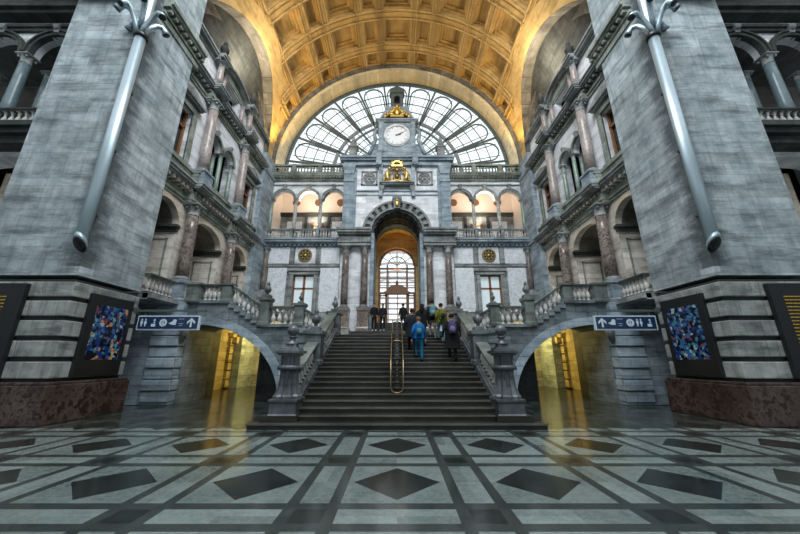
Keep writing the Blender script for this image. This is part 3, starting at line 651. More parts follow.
# ------------------------------------------------------------------ coffered barrel vault
def vault():
    VR, VZ = 10.2, 17.0; AC, AZ, AR = 16.4, 16.6, 5.35
    ya, yb = 9.0, 22.42
    P = lambda th, y, r: (r * math.sin(th), y, VZ + r * math.cos(th))   # th from the crown
    big, small = R(5.6), R(2.6)
    # grid breaks
    cols = []
    for k in range(-3, 4): cols.append((R(24 * k) - big, R(24 * k) + big))
    for k in range(-4, 4): cols.append((R(24 * k + 12) - small, R(24 * k + 12) + small))
    cols = sorted(c for c in cols if c[0] > -R(86) and c[1] < R(86))
    rows = [(yc - .92, min(yc + .92, 22.3)) for yc in (11.35, 14.05, 16.75, 19.45, 22.15)]
    surf = MB(); panels = MB()
    def inside(th, y, margin=0.0):
        z = VZ + VR * math.cos(th); return (y - AC) ** 2 + (z - AZ) ** 2 < (AR + margin) ** 2
    def cell(a0, a1, y0, y1):
        na = max(1, int(math.ceil((a1 - a0) / R(1.2)))); ny = max(1, int(math.ceil((y1 - y0) / .25)))
        for i in range(na):
            for j in range(ny):
                t0, t1 = a0 + (a1 - a0) * i / na, a0 + (a1 - a0) * (i + 1) / na; u0, u1 = y0 + (y1 - y0) * j / ny, y0 + (y1 - y0) * (j + 1) / ny
                if inside((t0 + t1) / 2, (u0 + u1) / 2, .1): continue
                surf.add([P(t0, u0, VR), P(t1, u0, VR), P(t1, u1, VR), P(t0, u1, VR)], [(0, 1, 2, 3)])
    def coffer(a0, a1, y0, y1):
        lev = [(0, 0), (0, .24), (.17, .24), (.17, .42), (.33, .42), (.33, .56)]
        if (y1 - y0) < 1.2: lev = [(0, 0), (0, .22), (.14, .22), (.14, .38)]
        if (a1 - a0) * VR < 1.2: lev = [(0, 0), (0, .26), (.13, .26), (.13, .46)]
        na = 6
        def loop(ins, dep):
            da = ins / VR; r_ = VR + dep; pts = []
            for i in range(na + 1): pts.append(P(a0 + da + (a1 - a0 - 2 * da) * i / na, y0 + ins, r_))
            for i in range(na + 1): pts.append(P(a1 - da - (a1 - a0 - 2 * da) * i / na, y1 - ins, r_))
            return pts
        prev = loop(*lev[0])
        for l in lev[1:]:
            cur = loop(*l); n = len(cur); surf.add(prev + cur, [(i, (i + 1) % n, n + (i + 1) % n, n + i) for i in range(n)]); prev = cur
        n = na + 1
        panels.add(prev, [(i, i + 1, 2 * n - 2 - i, 2 * n - 1 - i) for i in range(na)])
    ab = [-R(90)] + [x for c in cols for x in c] + [R(90)]
    yb_ = [ya] + [x for r_ in rows for x in r_] + [yb]
    for i in range(len(ab) - 1):
        for j in range(len(yb_) - 1):
            iscell = (i % 2 == 1) and (j % 2 == 1)
            a0, a1, y0, y1 = ab[i], ab[i + 1], yb_[j], yb_[j + 1]
            clear = not any(inside(a, y, 1.0) for a in (a0, a1, (a0 + a1) / 2) for y in (y0, (y0 + y1) / 2, y1))
            if iscell and clear: coffer(a0, a1, y0, y1)
            else: cell(a0, a1, y0, y1)
    # raised mouldings: across (arcs) and along (straight), broken where the side arches cut in
    def strip_arc(y, w_, d):
        n = 120
        for i in range(n):
            t0, t1 = -PI / 2 + PI * i / n, -PI / 2 + PI * (i + 1) / n
            if inside((t0 + t1) / 2, y, .95): continue
            surf.add([P(t, u, r_) for t in (t0, t1) for u, r_ in ((y, VR), (y, VR - d), (y + w_, VR - d), (y + w_, VR))], [(0, 1, 5, 4), (1, 2, 6, 5), (2, 3, 7, 6)])
    for yc in (12.7, 15.4, 18.1, 20.8, 10.0):
        for o_, w_, d in ((-.36, .09, .12), (-.13, .26, .05), (.27, .09, .12)): strip_arc(yc + o_, w_, d)
    def strip_len(th, w_, d):
        n = 60
        for i in range(n):
            u0, u1 = ya + (yb - ya) * i / n, ya + (yb - ya) * (i + 1) / n
            if inside(th, (u0 + u1) / 2, .95): continue
            t0, t1 = th, th + w_ / VR
            surf.add([P(t, u, r_) for u in (u0, u1) for t, r_ in ((t0, VR), (t0, VR - d), (t1, VR - d), (t1, VR))], [(0, 1, 5, 4), (1, 2, 6, 5), (2, 3, 7, 6)])
    for k in range(-7, 8):
        c = R(12 * k + (6.0 + (1.5 if k % 2 == 0 else -1.5)))
        for o_, w_, d in ((-.24, .08, .11), (-.08, .14, .04), (.14, .08, .11)):
            if abs(c) < R(84): strip_len(c + o_ / VR, w_, d)
    o = surf.build('ceiling', 'vault'); struct(o, 'gold painted coffered barrel vault over the staircase bay')
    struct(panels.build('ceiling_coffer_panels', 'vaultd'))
vault()
# big arch in front of the great window: stepped soffit
fm = front
m = MB(fm); m.ring(0, 17.0, 9.70, 9.9, 22.75, 24.4, n=72); m.ring(0, 17.0, 9.66, 9.95, 22.62, 22.85, n=72); struct(m.build('window_arch_soffit', 'cream'))
m = MB(fm); m.ring(0, 17.0, 9.93, 10.6, 22.4, 22.62, n=72); struct(m.build('window_arch_band', 'ringst'))
m = MB(fm); m.ring(0, 17.0, 9.68, 11.2, 24.2, 24.4, n=72); m.box(-11.2, -9.6, 17, 24.2, 15, 17.2) if False else None; struct(m.build('wall_window_arch', 'trim'))
# thin roof skin over the vault, and end walls up to it
m = MB(fm); m.ring(0, 17, 10.85, 11.0, 9.0, 24.5, n=48); struct(m.build('roof', 'dark'))
m = MB(fm); m.ring(0, 17, 10.2, 16, 8.7, 9.0, n=48); struct(m.build('ceiling_front_arch', 'vault'))
for s in (-1, 1):
    m = MB(); m.box(min(s * 10.9, s * 12.6), max(s * 10.9, s * 12.6), 9.0, 24.5, 15.5, 20.5); struct(m.build('wall_%s_outer_shell' % SIDE(s), 'dark'))

# ------------------------------------------------------------------ the great fan window
GW = 24.0; GR = 9.72; GZ = 17.0
t = thing('window_1', 'great semicircular fan window with petal shaped panes behind the clock', 'window', (0, GW, GZ), kind='structure')
m = MB(fm)
n = 60; pts = [(0 + GR * math.cos(PI * i / n), GZ + GR * math.sin(PI * i / n)) for i in range(n + 1)]
m.prism(pts, GW + .10, GW + .12); m.build('pane', 'glass', t)
m = MB(fm)
m.ring(0, GZ, GR - .13, GR + .1, GW - .05, GW + .09, n=72); m.ring(0, GZ, GR - .30, GR - .26, GW - .08, GW + .08, n=72)
for i in range(97):
    a = PI * i / 96; c, s_ = math.cos(a), math.sin(a); q = .02
    m.prism([((GR - .28) * c - q * s_, GZ + (GR - .28) * s_ + q * c), ((GR - .1) * c - q * s_, GZ + (GR - .1) * s_ + q * c), ((GR - .1) * c + q * s_, GZ + (GR - .1) * s_ - q * c), ((GR - .28) * c + q * s_, GZ + (GR - .28) * s_ - q * c)], GW - .05, GW + .05)
m.build('outer_rim', 'iron', t)
def radial(mb, a, r0, r1, hw, w0, w1):
    c, s_ = math.cos(a), math.sin(a)
    mb.prism([(r0 * c - hw * s_, GZ + r0 * s_ + hw * c), (r1 * c - hw * s_, GZ + r1 * s_ + hw * c), (r1 * c + hw * s_, GZ + r1 * s_ - hw * c), (r0 * c + hw * s_, GZ + r0 * s_ - hw * c)], w0, w1)
m = MB(fm)
for k in range(12): radial(m, R(7.5 + 15 * k), 3.0, GR - .1, .075, GW - .06, GW + .09)
m.build('radial_bars', 'iron', t)
m = MB(fm); m.ring(0, GZ, 5.35, 5.62, GW - .06, GW + .09, n=64); m.ring(0, GZ, 4.85, 4.97, GW - .12, GW + .08, n=64); m.ring(0, GZ, 3.0, 3.15, GW - .12, GW + .08, n=48); m.build('inner_rings', plain('pale_iron', (.20, .23, .24), .5), t)
for k in range(11):
    a = R(15 + 15 * k); m = MB(fm)
    # petal: two straight sides diverging from the ring and a round head
    rc = 8.3; hw = rc * math.tan(R(7.5)) - .20
    cx, cz = rc * math.cos(a), GZ + rc * math.sin(a)
    m.ring(cx, cz, hw - .07, hw + .03, GW - .03, GW + .06, a - PI / 2, a + PI / 2, 18)
    for sg in (-1, 1):
        e = (cx - sg * (hw - .02) * math.sin(a), cz + sg * (hw - .02) * math.cos(a)); w5 = 5.62 * math.tan(R(7.5)) - .13
        b_ = (5.6 * math.cos(a) - sg * w5 * math.sin(a), GZ + 5.6 * math.sin(a) + sg * w5 * math.cos(a))
        d = Vector((e[0] - b_[0], e[1] - b_[1])).normalized() * .05
        m.prism([(b_[0] - d.y, b_[1] + d.x), (e[0] - d.y, e[1] + d.x), (e[0] + d.y, e[1] - d.x), (b_[0] + d.y, b_[1] - d.x)], GW - .03, GW + .06)
    m.build('petal_frame', 'iron', t)
m = MB(fm)
for k in range(24): radial(m, R(3.75 + 7.5 * k) if k % 2 else R(3.75 + 7.5 * k), 3.1, 9.2, .018, GW - .03, GW + .05)
for r_ in (6.45, 7.3, 8.2): m.ring(0, GZ, r_, r_ + .045, GW - .03, GW + .05, n=72)
for r_ in (3.8, 4.4): m.ring(0, GZ, r_, r_ + .04, GW - .03, GW + .05, n=48)
m.build('glazing_bars', 'mul', t)

# ------------------------------------------------------------------ clock wall, side wings
F = 23.0
for s in (-1, 1):
    sd = SIDE(s); fm_ = lambda u, v, w_, s=s: (s * u, w_, v); sm_ = lambda x, y, z, s=s: (s * x, y, z)
    A = [9.0, 7.03, 5.06]
    m = MB(fm_); arch_wall(m, 4.2, 10.4, 0, 10.1, [(6.12, 7.69, 4.1, 7.76, 0)], F, F + .5); struct(m.build('wall_clock_%s_lower' % sd, 'trim'))
    m = MB(fm_); arch_wall(m, 4.2, 10.4, 13.95, 16.3, [(4.29, 5.83, 13.95, 13.95, .77), (6.26, 7.80, 13.95, 13.95, .77), (8.23, 9.77, 13.95, 13.95, .77)], F, F + .3); struct(m.build('wall_clock_%s_upper' % sd, 'white'))
    # white marble panels
    for k_, (xa, xb, za, zb, lab) in enumerate(((4.3, 5.72, 5.0, 8.3, 'tall panel beside the portal'), (8.2, 9.6, 5.0, 8.3, 'tall panel beside the corner'), (4.3, 5.85, 8.62, 9.92, 'upper panel beside the portal'), (8.0, 9.7, 8.62, 9.92, 'upper panel beside the corner'))):
        m = MB(sm_); m.box(xa, xb, F - .05, F + .02, za, zb); tag(m.build('marble_cladding', 'whitem', bevel=.02), 'white veined marble %s, %s wing of the clock wall' % (lab, sd), 'panel', 'white marble wall panels')
    m = MB(sm_); m.box(4.2, 10.0, F - .12, F + .02, 8.4, 8.52); m.box(4.2, 10.0, F - .08, F, 8.34, 8.4)
    for x in (5.74, 7.76): m.box(x, x + .34, F - .1, F, 8.6, 9.95)
    m.box(4.2, 10.0, F - .1, F, 4.1, 4.9)
    struct(m.build('trim_16', 'trim'))
    # roundel
    t = thing('gilt_roundel', 'gold and black roundel above the %s wing door' % sd, 'medallion', (s * 6.92, F, 9.25), 'gilt roundels')
    MB(sm_).box(6.15, 7.7, F - .06, F, 8.62, 9.92).build('square_panel', 'white', t, bevel=.02)
    m = MB(fm_); m.ring(6.92, 9.27, .40, .52, F - .14, F - .04, 0, 2 * PI, 32, caps=False); m.ring(6.92, 9.27, .20, .26, F - .13, F - .05, 0, 2 * PI, 24, caps=False); m.build('gilt_ring', 'brass', t)
    MB(fm_).ring(6.92, 9.27, .001, .42, F - .08, F - .05, 0, 2 * PI, 32, caps=False).build('dark_field', 'dark', t)
    m = MB(fm_)
    for k in range(8): a = k * PI / 4; m.ell(6.92 + .31 * math.cos(a), F - .1, 9.27 + .31 * math.sin(a), .06, .05, .06, 8, 5, mp=sm_)
    m.ell(6.92, F - .1, 9.27, .12, .08, .12, mp=sm_); m.build('gilt_ornament', 'gold', t)
    # door with stone surround
    t = thing('wing_door', 'tall glazed wooden door in the %s wing below the roundel' % sd, 'door', (s * 6.9, F, 4.1))
    m = MB(sm_); m.box(5.87, 6.14, F - .16, F + .02, 4.1, 7.8); m.box(7.67, 7.94, F - .16, F + .02, 4.1, 7.8); m.box(5.8, 8.0, F - .2, F + .02, 7.76, 8.0); m.box(5.7, 8.1, F - .3, F + .02, 8.0, 8.2); m.build('stone_surround', 'trim', t)
    m = MB(sm_)
    for x in (6.12, 6.82, 7.59): m.box(x, x + (.17 if x == 6.82 else .10), F + .15, F + .25, 4.1, 7.76)
    for z in (4.1, 6.7, 7.66): m.box(6.12, 7.69, F + .15, F + .25, z, z + .12)
    m.build('wooden_frame', 'orangew', t); MB(sm_).box(6.15, 7.66, F + .2, F + .22, 4.2, 7.7).build('pane', plain('pale_window_%s' % sd, (.62, .70, .74), .3, emit=(.55, .66, .72), es=.35), t)
    # corner column
    column('brown marble corner column between the %s gallery and the clock wall' % sd, s * 9.75, F - .35, 4.1, 9.75, .17, 'column', 2.3, 'trim', 'trim', 'corner columns')
    # balcony
    m = MB(sm_)
    for p, a, b in ((.1, 9.95, 10.1), (.35, 10.1, 10.22), (.55, 10.22, 10.36), (.62, 10.36, 10.48)): m.box(4.2, 10.2, F - p, F + .1, a, b)
    for i in range(18): m.box(4.35 + i * .33, 4.5 + i * .33, F - .3, F, 9.98, 10.1)
    struct(m.build('trim_17', 'blue'))
    m = MB(sm_); m.box(4.2, 10.3, F, 26.2, 10.2, 10.45); struct(m.build('floor_loggia_' + sd, 'trim'))
    for k_, xc in enumerate((5.06, 7.03, 9.0)):
        balustrade('balcony balustrade of the %s wing, %s arch' % (sd, ('arch next the portal', 'middle', 'corner')[k_]), (s * (xc - .82), F - .4, 10.48), (s * (xc + .82), F - .4, 10.48), .78, .2, 1.1, group='wing balcony balustrades', mat='trim', hw=.1)
    for k_, x in enumerate((4.12, 6.045, 8.015, 9.92)):
        m = MB(sm_); m.sqlathe(x, F - .4, 10.48, [(.15, 0), (.15, .08), (.12, .1), (.12, .68), (.16, .72), (.16, .80)]); struct(m.build('trim_18', 'trim'))
        column('slender column of the %s wing loggia, %s' % (sd, ('against the portal', 'first from the portal', 'second from the portal', 'in the corner')[k_]), s * x, F - .02, 10.48, 13.95, .14, 'bal' if k_ in (1, 2) else 'greenm', .7, 'trim', 'trim', 'wing loggia columns', cap=.42)
    for k_, c in enumerate((5.06, 7.03, 9.0)):
        t = thing('arch_moulding', 'round arch of the %s wing loggia, %s' % (sd, ('next the portal', 'in the middle', 'in the corner')[k_]), 'arch', (s * c, F, 13.95), 'wing loggia arches')
        m = MB(fm_); m.ring(c, 13.95, .77, .90, F - .10, F + .05, n=28); m.ring(c, 13.95, .90, .98, F - .15, F + .05, n=28); m.build('arch_ring', 'trim', t)
        m = MB(sm_); m.sqlathe(c, F - .13, 14.8, [(.07, 0), (.12, .3), (.16, .34), (.16, .42)]); m.build('keystone', 'trim', t)
    # loggia interior
    m = MB(sm_); m.box(4.2, 10.4, 26.0, 26.2, 10.2, 14.0); struct(m.build('wall_loggia_%s_lower' % sd, 'trim'))
    m = MB(sm_); m.box(4.2, 10.4, 26.0, 26.2, 14.0, 17); m.box(4.0, 4.2, 23.3, 26.1, 10.2, 17); m.box(10.3, 10.5, 23.3, 26.1, 10.2, 17); struct(m.build('wall_loggia_%s_upper' % sd, 'peach'))
    m = MB(sm_); m.box(4.0, 10.5, F + .4, 26.2, 16.6, 16.8); struct(m.build('ceiling_loggia_' + sd, 'peach'))
    m = MB(sm_); m.box(4.2, 10.3, 25.86, 26.0, 13.9, 14.1); m.box(4.2, 10.3, 25.8, 26.0, 14.1, 14.22)
    for x in (5.9, 7.9): m.box(x, x + .25, 25.9, 26.0, 10.4, 13.9)
    struct(m.build('trim_19', 'dark'))
    for x, lab in ((5.06, 'next the portal'), (9.0, 'in the corner')):
        m = MB(sm_); m.box(x - .65, x + .65, 25.92, 26.0, 11.0, 13.4); tag(m.build('marble_cladding', 'whitem'), 'pale panel on the back wall of the %s loggia, %s' % (sd, lab), 'panel', 'loggia back wall panels')
    t = thing('loggia_door', 'small wooden door at the back of the %s wing loggia' % sd, 'door', (s * 7.03, 26, 10.45))
    MB(sm_).box(6.55, 7.5, 25.88, 26.0, 10.45, 13.2).build('panel', 'orangew', t); MB(sm_).box(6.78, 7.28, 25.86, 25.9, 12.0, 12.9).build('pane', plain('bright_pane_' + sd, (.8, .8, .8), .3, emit=(.8, .8, .8), es=.6), t)
    for k_, c in enumerate((5.06, 7.03, 9.0)):
        m = MB(fm_); m.ring(c, 15.25, .001, .33, 25.9, 25.98, 0, 2 * PI, 20, caps=False); tag(m.build('painted_rosette', 'orangew'), 'round orange rosette on the peach upper wall of the %s loggia, %s' % (sd, ('next the portal', 'in the middle', 'in the corner')[k_]), 'rosette', 'loggia rosettes')
    # cornice and pierced parapet
    m = MB(sm_)
    for p, a, b in ((.08, 15.2, 15.3), (.16, 15.62, 15.74), (.38, 15.85, 15.95), (.46, 15.95, 16.08), (.5, 16.08, 16.16)): m.box(4.2, 10.3, F - p, F + .1, a, b)
    for i in range(24): m.box(4.3 + i * .25, 4.42 + i * .25, F - .3, F, 15.74, 15.85)
    m.box(4.2, 10.4, F - .3, F - .1, 16.16, 16.3); m.box(4.2, 10.4, F - .34, F - .06, 16.86, 17.0)
    for x in (4.2, 6.1, 8.2, 10.0): m.box(x, x + .3, F - .36, F - .04, 16.16, 17.02)
    struct(m.build('trim_20', 'green'))
    m = MB(sm_)
    for x0 in (4.5, 6.4, 8.5):
        for i in range(6 if x0 != 6.4 else 7):
            x = x0 + .02 + i * .25; m.prism([(x, 16.3), (x + .06, 16.3), (x + .2, 16.86), (x + .14, 16.86)], F - .22, F - .16, mp=fm_); m.prism([(x + .14, 16.3), (x + .2, 16.3), (x + .06, 16.86), (x, 16.86)], F - .22, F - .16, mp=fm_)
    struct(m.build('trim_21', 'green'))

# ------------------------------------------------------------------ clock wall, central portal
FP = 22.6
def portal_wall():
    m = MB(front); arch_wall(m, -4.2, 4.2, 2.7, 17.0, [(-1.95, 1.95, 2.7, 10.95, 1.95)], FP, 25.0, n=28); return m
struct(portal_wall().build('wall_clock_centre', 'white'))
m = MB(front); m.ring(0, 10.95, 1.80, 1.96, FP + .05, 25.0, n=32)
for k in range(9):
    a0 = PI * (k + .5) / 10 + .04
    for w_ in (22.9, 23.6, 24.3): m.ring(0, 10.95, 1.72, 1.82, w_, w_ + .12, 0, PI, 32) if k == 0 else None
    m.ring(0, 10.95, 1.72, 1.82, 22.7, 24.9, a0 + .12, a0 + .19, 2)
struct(m.build('ceiling_portal', 'dark'))
m = MB()
for s in (-1, 1): m.box(min(s * 1.72, s * 2.0), max(s * 1.72, s * 2.0), FP - .02, 25.0, 2.7, 10.95)
struct(m.build('trim_22', 'blue'))
m = MB(front); m.ring(0, 10.95, 1.95, 2.1, FP - .12, FP + .1, n=32); m.ring(0, 10.95, 2.5, 2.66, FP - .16, FP + .1, n=32)
for k in range(13):
    a = PI * (k + .5) / 13; m.ring(0, 10.95, 2.1, 2.5, FP - .12, FP + .1, a - .06, a + .06, 2)
struct(m.build('trim_23', 'trim')); 
m = MB(front); m.ring(0, 10.95, 2.05, 2.55, FP - .03, FP + .05, n=32); struct(m.build('trim_24', 'dark'))
t = thing('keystone_cartouche', 'gilt and stone scrolled keystone over the central portal arch', 'keystone', (0, FP - .2, 13))
MB().sqlathe(0, FP - .18, 12.85, [(.22, 0), (.30, .7), (.36, .72), (.36, .95)]).build('stone_scroll', 'trim', t)
m = MB(); m.ell(0, FP - .45, 13.2, .17, .1, .28); m.ell(0, FP - .5, 13.5, .1, .08, .1); m.build('gilt_shield', 'gold', t)
m = MB()
for s in (-1, 1):
    for p, a, b in ((.30, 9.75, 9.95), (.38, 9.95, 10.05), (.24, 10.05, 10.5), (.45, 10.55, 10.68), (.62, 10.68, 10.85), (.7, 10.85, 11.0)):
        m.box(min(s * 1.95, s * (4.25 + p * .25)), max(s * 1.95, s * (4.25 + p * .25)), FP - p - .35, FP, a, b)
struct(m.build('trim_25', 'trim'))
for s in (-1, 1):
    sd = SIDE(s)
    for x, lab in ((2.35, 'beside the archway'), (3.72, 'at the outer edge')):
        column('large brown marble portal column on the %s, %s' % (sd, lab), s * x, FP - .42, 3.5, 9.75, .25, 'column', 1.65, 'trim', 'column', 'portal columns')
    m = MB(); m.box(min(s * 2.68, s * 3.38), max(s * 2.68, s * 3.38), FP - .1, FP, 3.5, 9.75); tag(m.build('marble_cladding', 'white'), 'narrow white panel between the two %s portal columns' % sd, 'panel', 'portal panels')
    # giant pilaster over the columns
    m = MB(); sm_ = lambda x, y, z, s=s: (s * x, y, z)
    m = MB(sm_); m.box(3.42, 4.18, FP - .25, FP, 11.5, 15.9); m.box(3.30, 4.28, FP - .35, FP, 11.0, 11.6); m.box(3.38, 4.22, FP - .32, FP, 15.2, 15.35)
    m.sqlathe(3.8, FP - .12, 15.9, [(.38, 0), (.42, .3), (.5, .6), (.5, .8)], ay=.5); m.box(3.2, 3.42, FP - .12, FP, 11.2, 16.4)
    struct(m.build('trim_26', 'blue'))
    # rosette relief panel
    t = thing('relief_panel', 'square carved rosette panel to the %s of the gilt crest' % sd, 'relief', (s * 2.18, FP, 15.6), 'rosette relief panels')
    m = MB(sm_); m.box(1.55, 2.85, FP - .08, FP, 15.0, 15.12); m.box(1.55, 2.85, FP - .08, FP, 16.15, 16.27); m.box(1.55, 1.67, FP - .08, FP, 15.0, 16.27); m.box(2.73, 2.85, FP - .08, FP, 15.0, 16.27); m.build('border', 'trim', t)
    m = MB(sm_)
    for k in range(8): a = k * PI / 4; m.ell(2.2 + .3 * math.cos(a), FP - .05, 15.63 + .3 * math.sin(a), .13, .06, .13, 8, 5)
    m.ell(2.2, FP - .06, 15.63, .13, .1, .13); m.ring(2.2, 15.63, .44, .50, FP - .08, FP, 0, 2 * PI, 24, mp=lambda u, v, w_, s=s: (s * u, w_, v)); m.build('rosette', 'trim', t)
    # pinnacle
    t = thing('stone_pinnacle', 'stone urn pinnacle on the parapet %s of the clock' % sd, 'pinnacle', (s * 3.6, FP, 17.6), 'clock parapet pinnacles')
    MB(sm_).sqlathe(3.6, FP + .1, 17.55, [(.4, 0), (.4, .12), (.3, .16), (.3, .85), (.4, .92), (.4, 1.02)]).build('pedestal', 'trim', t)
    MB(sm_).lathe(3.6, FP + .1, 18.55, [(.12, 0), (.2, .1), (.3, .25), (.28, .4), (.12, .52), (.1, .6), (.2, .66), (.14, .85), (.04, 1.15), (.01, 1.2)], 14).build('urn', 'trim', t)
    # sloping scroll parapet
    m = MB(lambda u, v, w_, s=s: (s * u, w_, v))
    m.prism([(1.4, 17.5), (3.3, 17.5), (3.3, 17.75), (2.9, 17.85), (2.5, 18.05), (2.15, 18.4), (1.9, 18.9), (1.4, 19.0)], FP + .05, FP + .35); struct(m.build('trim_27', 'blue'))
m = MB(); m.box(-4.45, 4.45, FP - .3, FP + .3, 16.7, 16.85); m.box(-4.5, 4.5, FP - .42, FP + .3, 17.1, 17.25); m.box(-4.6, 4.6, FP - .55, FP + .3, 17.25, 17.42); m.box(-4.3, 4.3, FP - .2, FP + .3, 16.85, 17.1); m.box(-4.2, 4.2, FP - .2, FP + .5, 17.42, 17.58)
m.box(-3.2, 3.2, FP - .1, FP, 14.45, 14.56); m.box(-3.2, 3.2, FP - .06, FP, 14.1, 14.2)
for s in (-1, 1):
    m.box(s * 1.45 - .22, s * 1.45 + .22, FP - .6, FP, 16.6, 17.8); m.box(s * 1.28 - .14, s * 1.28 + .14, FP - .3, FP, 13.95, 16.7)
struct(m.build('trim_28', 'blue'))
# gilt crest on its shelf
t = thing('gilt_coat_of_arms', 'gilded coat of arms with crown and supporters on a bracketed shelf below the clock', 'crest', (0, FP, 15))
m = MB(); m.box(-1.25, 1.25, FP - .5, FP, 14.85, 14.95); m.box(-1.35, 1.35, FP - .6, FP, 14.95, 15.05)
for s in (-1, 1): m.sqlathe(s * 1.2, FP - .2, 14.35, [(.1, 0), (.16, .2), (.22, .5)])
m.build('shelf', 'trim', t)
m = MB(); m.ell(0, FP - .3, 15.55, .34, .14, .42); m.build('shield', 'gold', t)
m = MB(); m.ell(0, FP - .44, 15.58, .2, .06, .26); m.build('dark_escutcheon', 'black', t)
m = MB(); m.ell(0, FP - .42, 16.15, .2, .14, .2); m.ell(0, FP - .5, 15.6, .07, .04, .15); m.build('helmet', 'brass', t)
m = MB()
for k in range(5): m.ell(-.4 + .2 * k, FP - .4, 16.85 + .12 * (2 - abs(k - 2)) * .5, .07, .07, .22)
m.ring(0, 16.55, .30, .42, FP - .5, FP - .3, 0, PI, 12, mp=front); m.box(-.45, .45, FP - .5, FP - .3, 16.45, 16.58); m.build('crown', 'gold', t)
m = MB()
for s in (-1, 1):
    m = MB()
    for q in range(7):
        a = R(-30 + 22 * q); m.ell(s * (.25 + .42 * math.cos(a)), FP - .38, 15.75 + .5 * math.sin(a), .10, .07, .09, 8, 6)
    m.build('mantling', 'brass', t)
    m = MB(); m.tube([(s * .5, FP - .3, 15.15), (s * .75, FP - .35, 15.5), (s * .8, FP - .35, 15.9), (s * .62, FP - .4, 16.15)], .1, 8, radii=[.12, .17, .15, .1]); m.ell(s * .6, FP - .42, 16.28, .14, .13, .13)
    m.tube([(s * .85, FP - .3, 15.2), (s * 1.05, FP - .3, 15.4), (s * 1.0, FP - .3, 15.8)], .06, 8); m.tube([(s * .75, FP - .35, 15.8), (s * .5, FP - .45, 15.85)], .05, 8); m.build('lion_supporter', 'gold', t)
m = MB(); m.tube([(-.9, FP - .4, 15.2), (-.45, FP - .45, 15.1), (0, FP - .47, 15.2), (.45, FP - .45, 15.1), (.9, FP - .4, 15.2)], .08, 8); m.build('scroll_ribbon', 'gold', t)
# clock tower
t = thing('station_clock', 'round white clock in a carved stone tower before the fan window', 'clock', (0, FP, 17.6))
m = MB(); m.box(-1.5, 1.5, FP - .25, FP + .6, 17.58, 20.9); m.box(-1.62, 1.62, FP - .33, FP + .6, 17.58, 17.85); m.box(-1.7, 1.7, FP - .4, FP + .6, 20.8, 20.92); m.box(-1.8, 1.8, FP - .48, FP + .6, 20.92, 21.06)
for s in (-1, 1):
    m.box(s * 1.32 - .2, s * 1.32 + .2, FP - .38, FP, 17.85, 20.8); m.tube([(s * 1.6, FP, 20.3), (s * 1.9, FP, 20.0), (s * 1.8, FP, 19.2), (s * 2.1, FP, 18.4), (s * 2.3, FP, 17.9)], .16, 8)
m.build('tower', 'blue', t)
m = MB(front); m.prism([(-1.5, 21.06), (1.5, 21.06), (1.35, 21.5), (1.05, 22.1), (.8, 22.5), (-.8, 22.5), (-1.05, 22.1), (-1.35, 21.5)], FP - .2, FP + .5); m.ring(0, 20.4, 1.5, 1.66, FP - .35, FP, R(25), R(155), 16); m.build('pediment', 'blue', t)
m = MB(front); m.ring(0, 19.5, .86, 1.0, FP - .42, FP - .25, 0, 2 * PI, 40, caps=False); m.ring(0, 19.5, 1.0, 1.08, FP - .36, FP - .25, 0, 2 * PI, 40, caps=False); m.build('bezel', 'white', t)
m = MB(front); m.ring(0, 19.5, .001, .88, FP - .32, FP - .28, 0, 2 * PI, 40, caps=False); face = m.build('dial', 'clock', t)
m = MB(front)
for k in range(12):
    a = k * PI / 6; c, s_ = math.cos(a), math.sin(a); q = .022
    m.prism([(.70 * c - q * s_, 19.5 + .70 * s_ + q * c), (.82 * c - q * s_, 19.5 + .82 * s_ + q * c), (.82 * c + q * s_, 19.5 + .82 * s_ - q * c), (.70 * c + q * s_, 19.5 + .70 * s_ - q * c)], FP - .33, FP - .31)
m.build('hour_mark', 'black', face)
def hand(a, l, q):
    c, s_ = math.cos(a), math.sin(a); m = MB(front)
    m.prism([(-.12 * c - q * s_, 19.5 - .12 * s_ + q * c), (l * c - q * .5 * s_, 19.5 + l * s_ + q * .5 * c), (l * c + q * .5 * s_, 19.5 + l * s_ - q * .5 * c), (-.12 * c + q * s_, 19.5 - .12 * s_ - q * c)], FP - .37, FP - .34); return m
hand(R(28), .62, .035).build('minute_hand', 'black', t); hand(R(12), .34, .05).build('hour_hand', 'black', t)
m = MB()
for k in range(11):
    u = -1 + k * .2; m.ell(u, FP - .45, 21.25 + .75 * (1 - abs(u)) ** .8, .16, .12, .17, 8, 6)
[m.ell(u_, FP - .48, z_, .12, .1, .12, 8, 6) for u_, z_ in ((-.8, 21.35), (-.6, 21.5), (-.3, 21.35), (-.5, 21.75), (-.28, 21.85), (-.2, 22.1), (.8, 21.35), (.6, 21.5), (.3, 21.35), (.5, 21.75), (.28, 21.85), (.2, 22.1))]; m.box(-.55, .55, FP - .55, FP - .4, 21.15, 21.3); m.ell(0, FP - .5, 21.7, .26, .15, .4); m.ell(0, FP - .5, 22.25, .14, .1, .2); m.ell(-.45, FP - .5, 21.45, .2, .12, .16); m.ell(.45, FP - .5, 21.45, .2, .12, .16)
m.build('gilt_cresting', 'gold', t)
m = MB(front); arch_wall(m, -.55, .55, 22.5, 24.0, [(-.25, .25, 22.9, 23.5, .25)], FP - .1, FP + .5, n=10); m.prism([(-.65, 24.0), (.65, 24.0), (.6, 24.12), (.45, 24.4), (.2, 24.6), (0, 24.7), (-.2, 24.6), (-.45, 24.4), (-.6, 24.12)], FP - .2, FP + .5)
m.lathe(0, FP + .1, 24.65, [(.1, 0), (.14, .1), (.05, .25), (.01, .5)], 10, mp=lambda x, y, z: (x, y, z)); lant = m.build('lantern_niche', 'iron', t)
MB().box(-.26, .26, FP + .4, FP + .45, 22.9, 23.8).build('niche_back', 'black', lant)

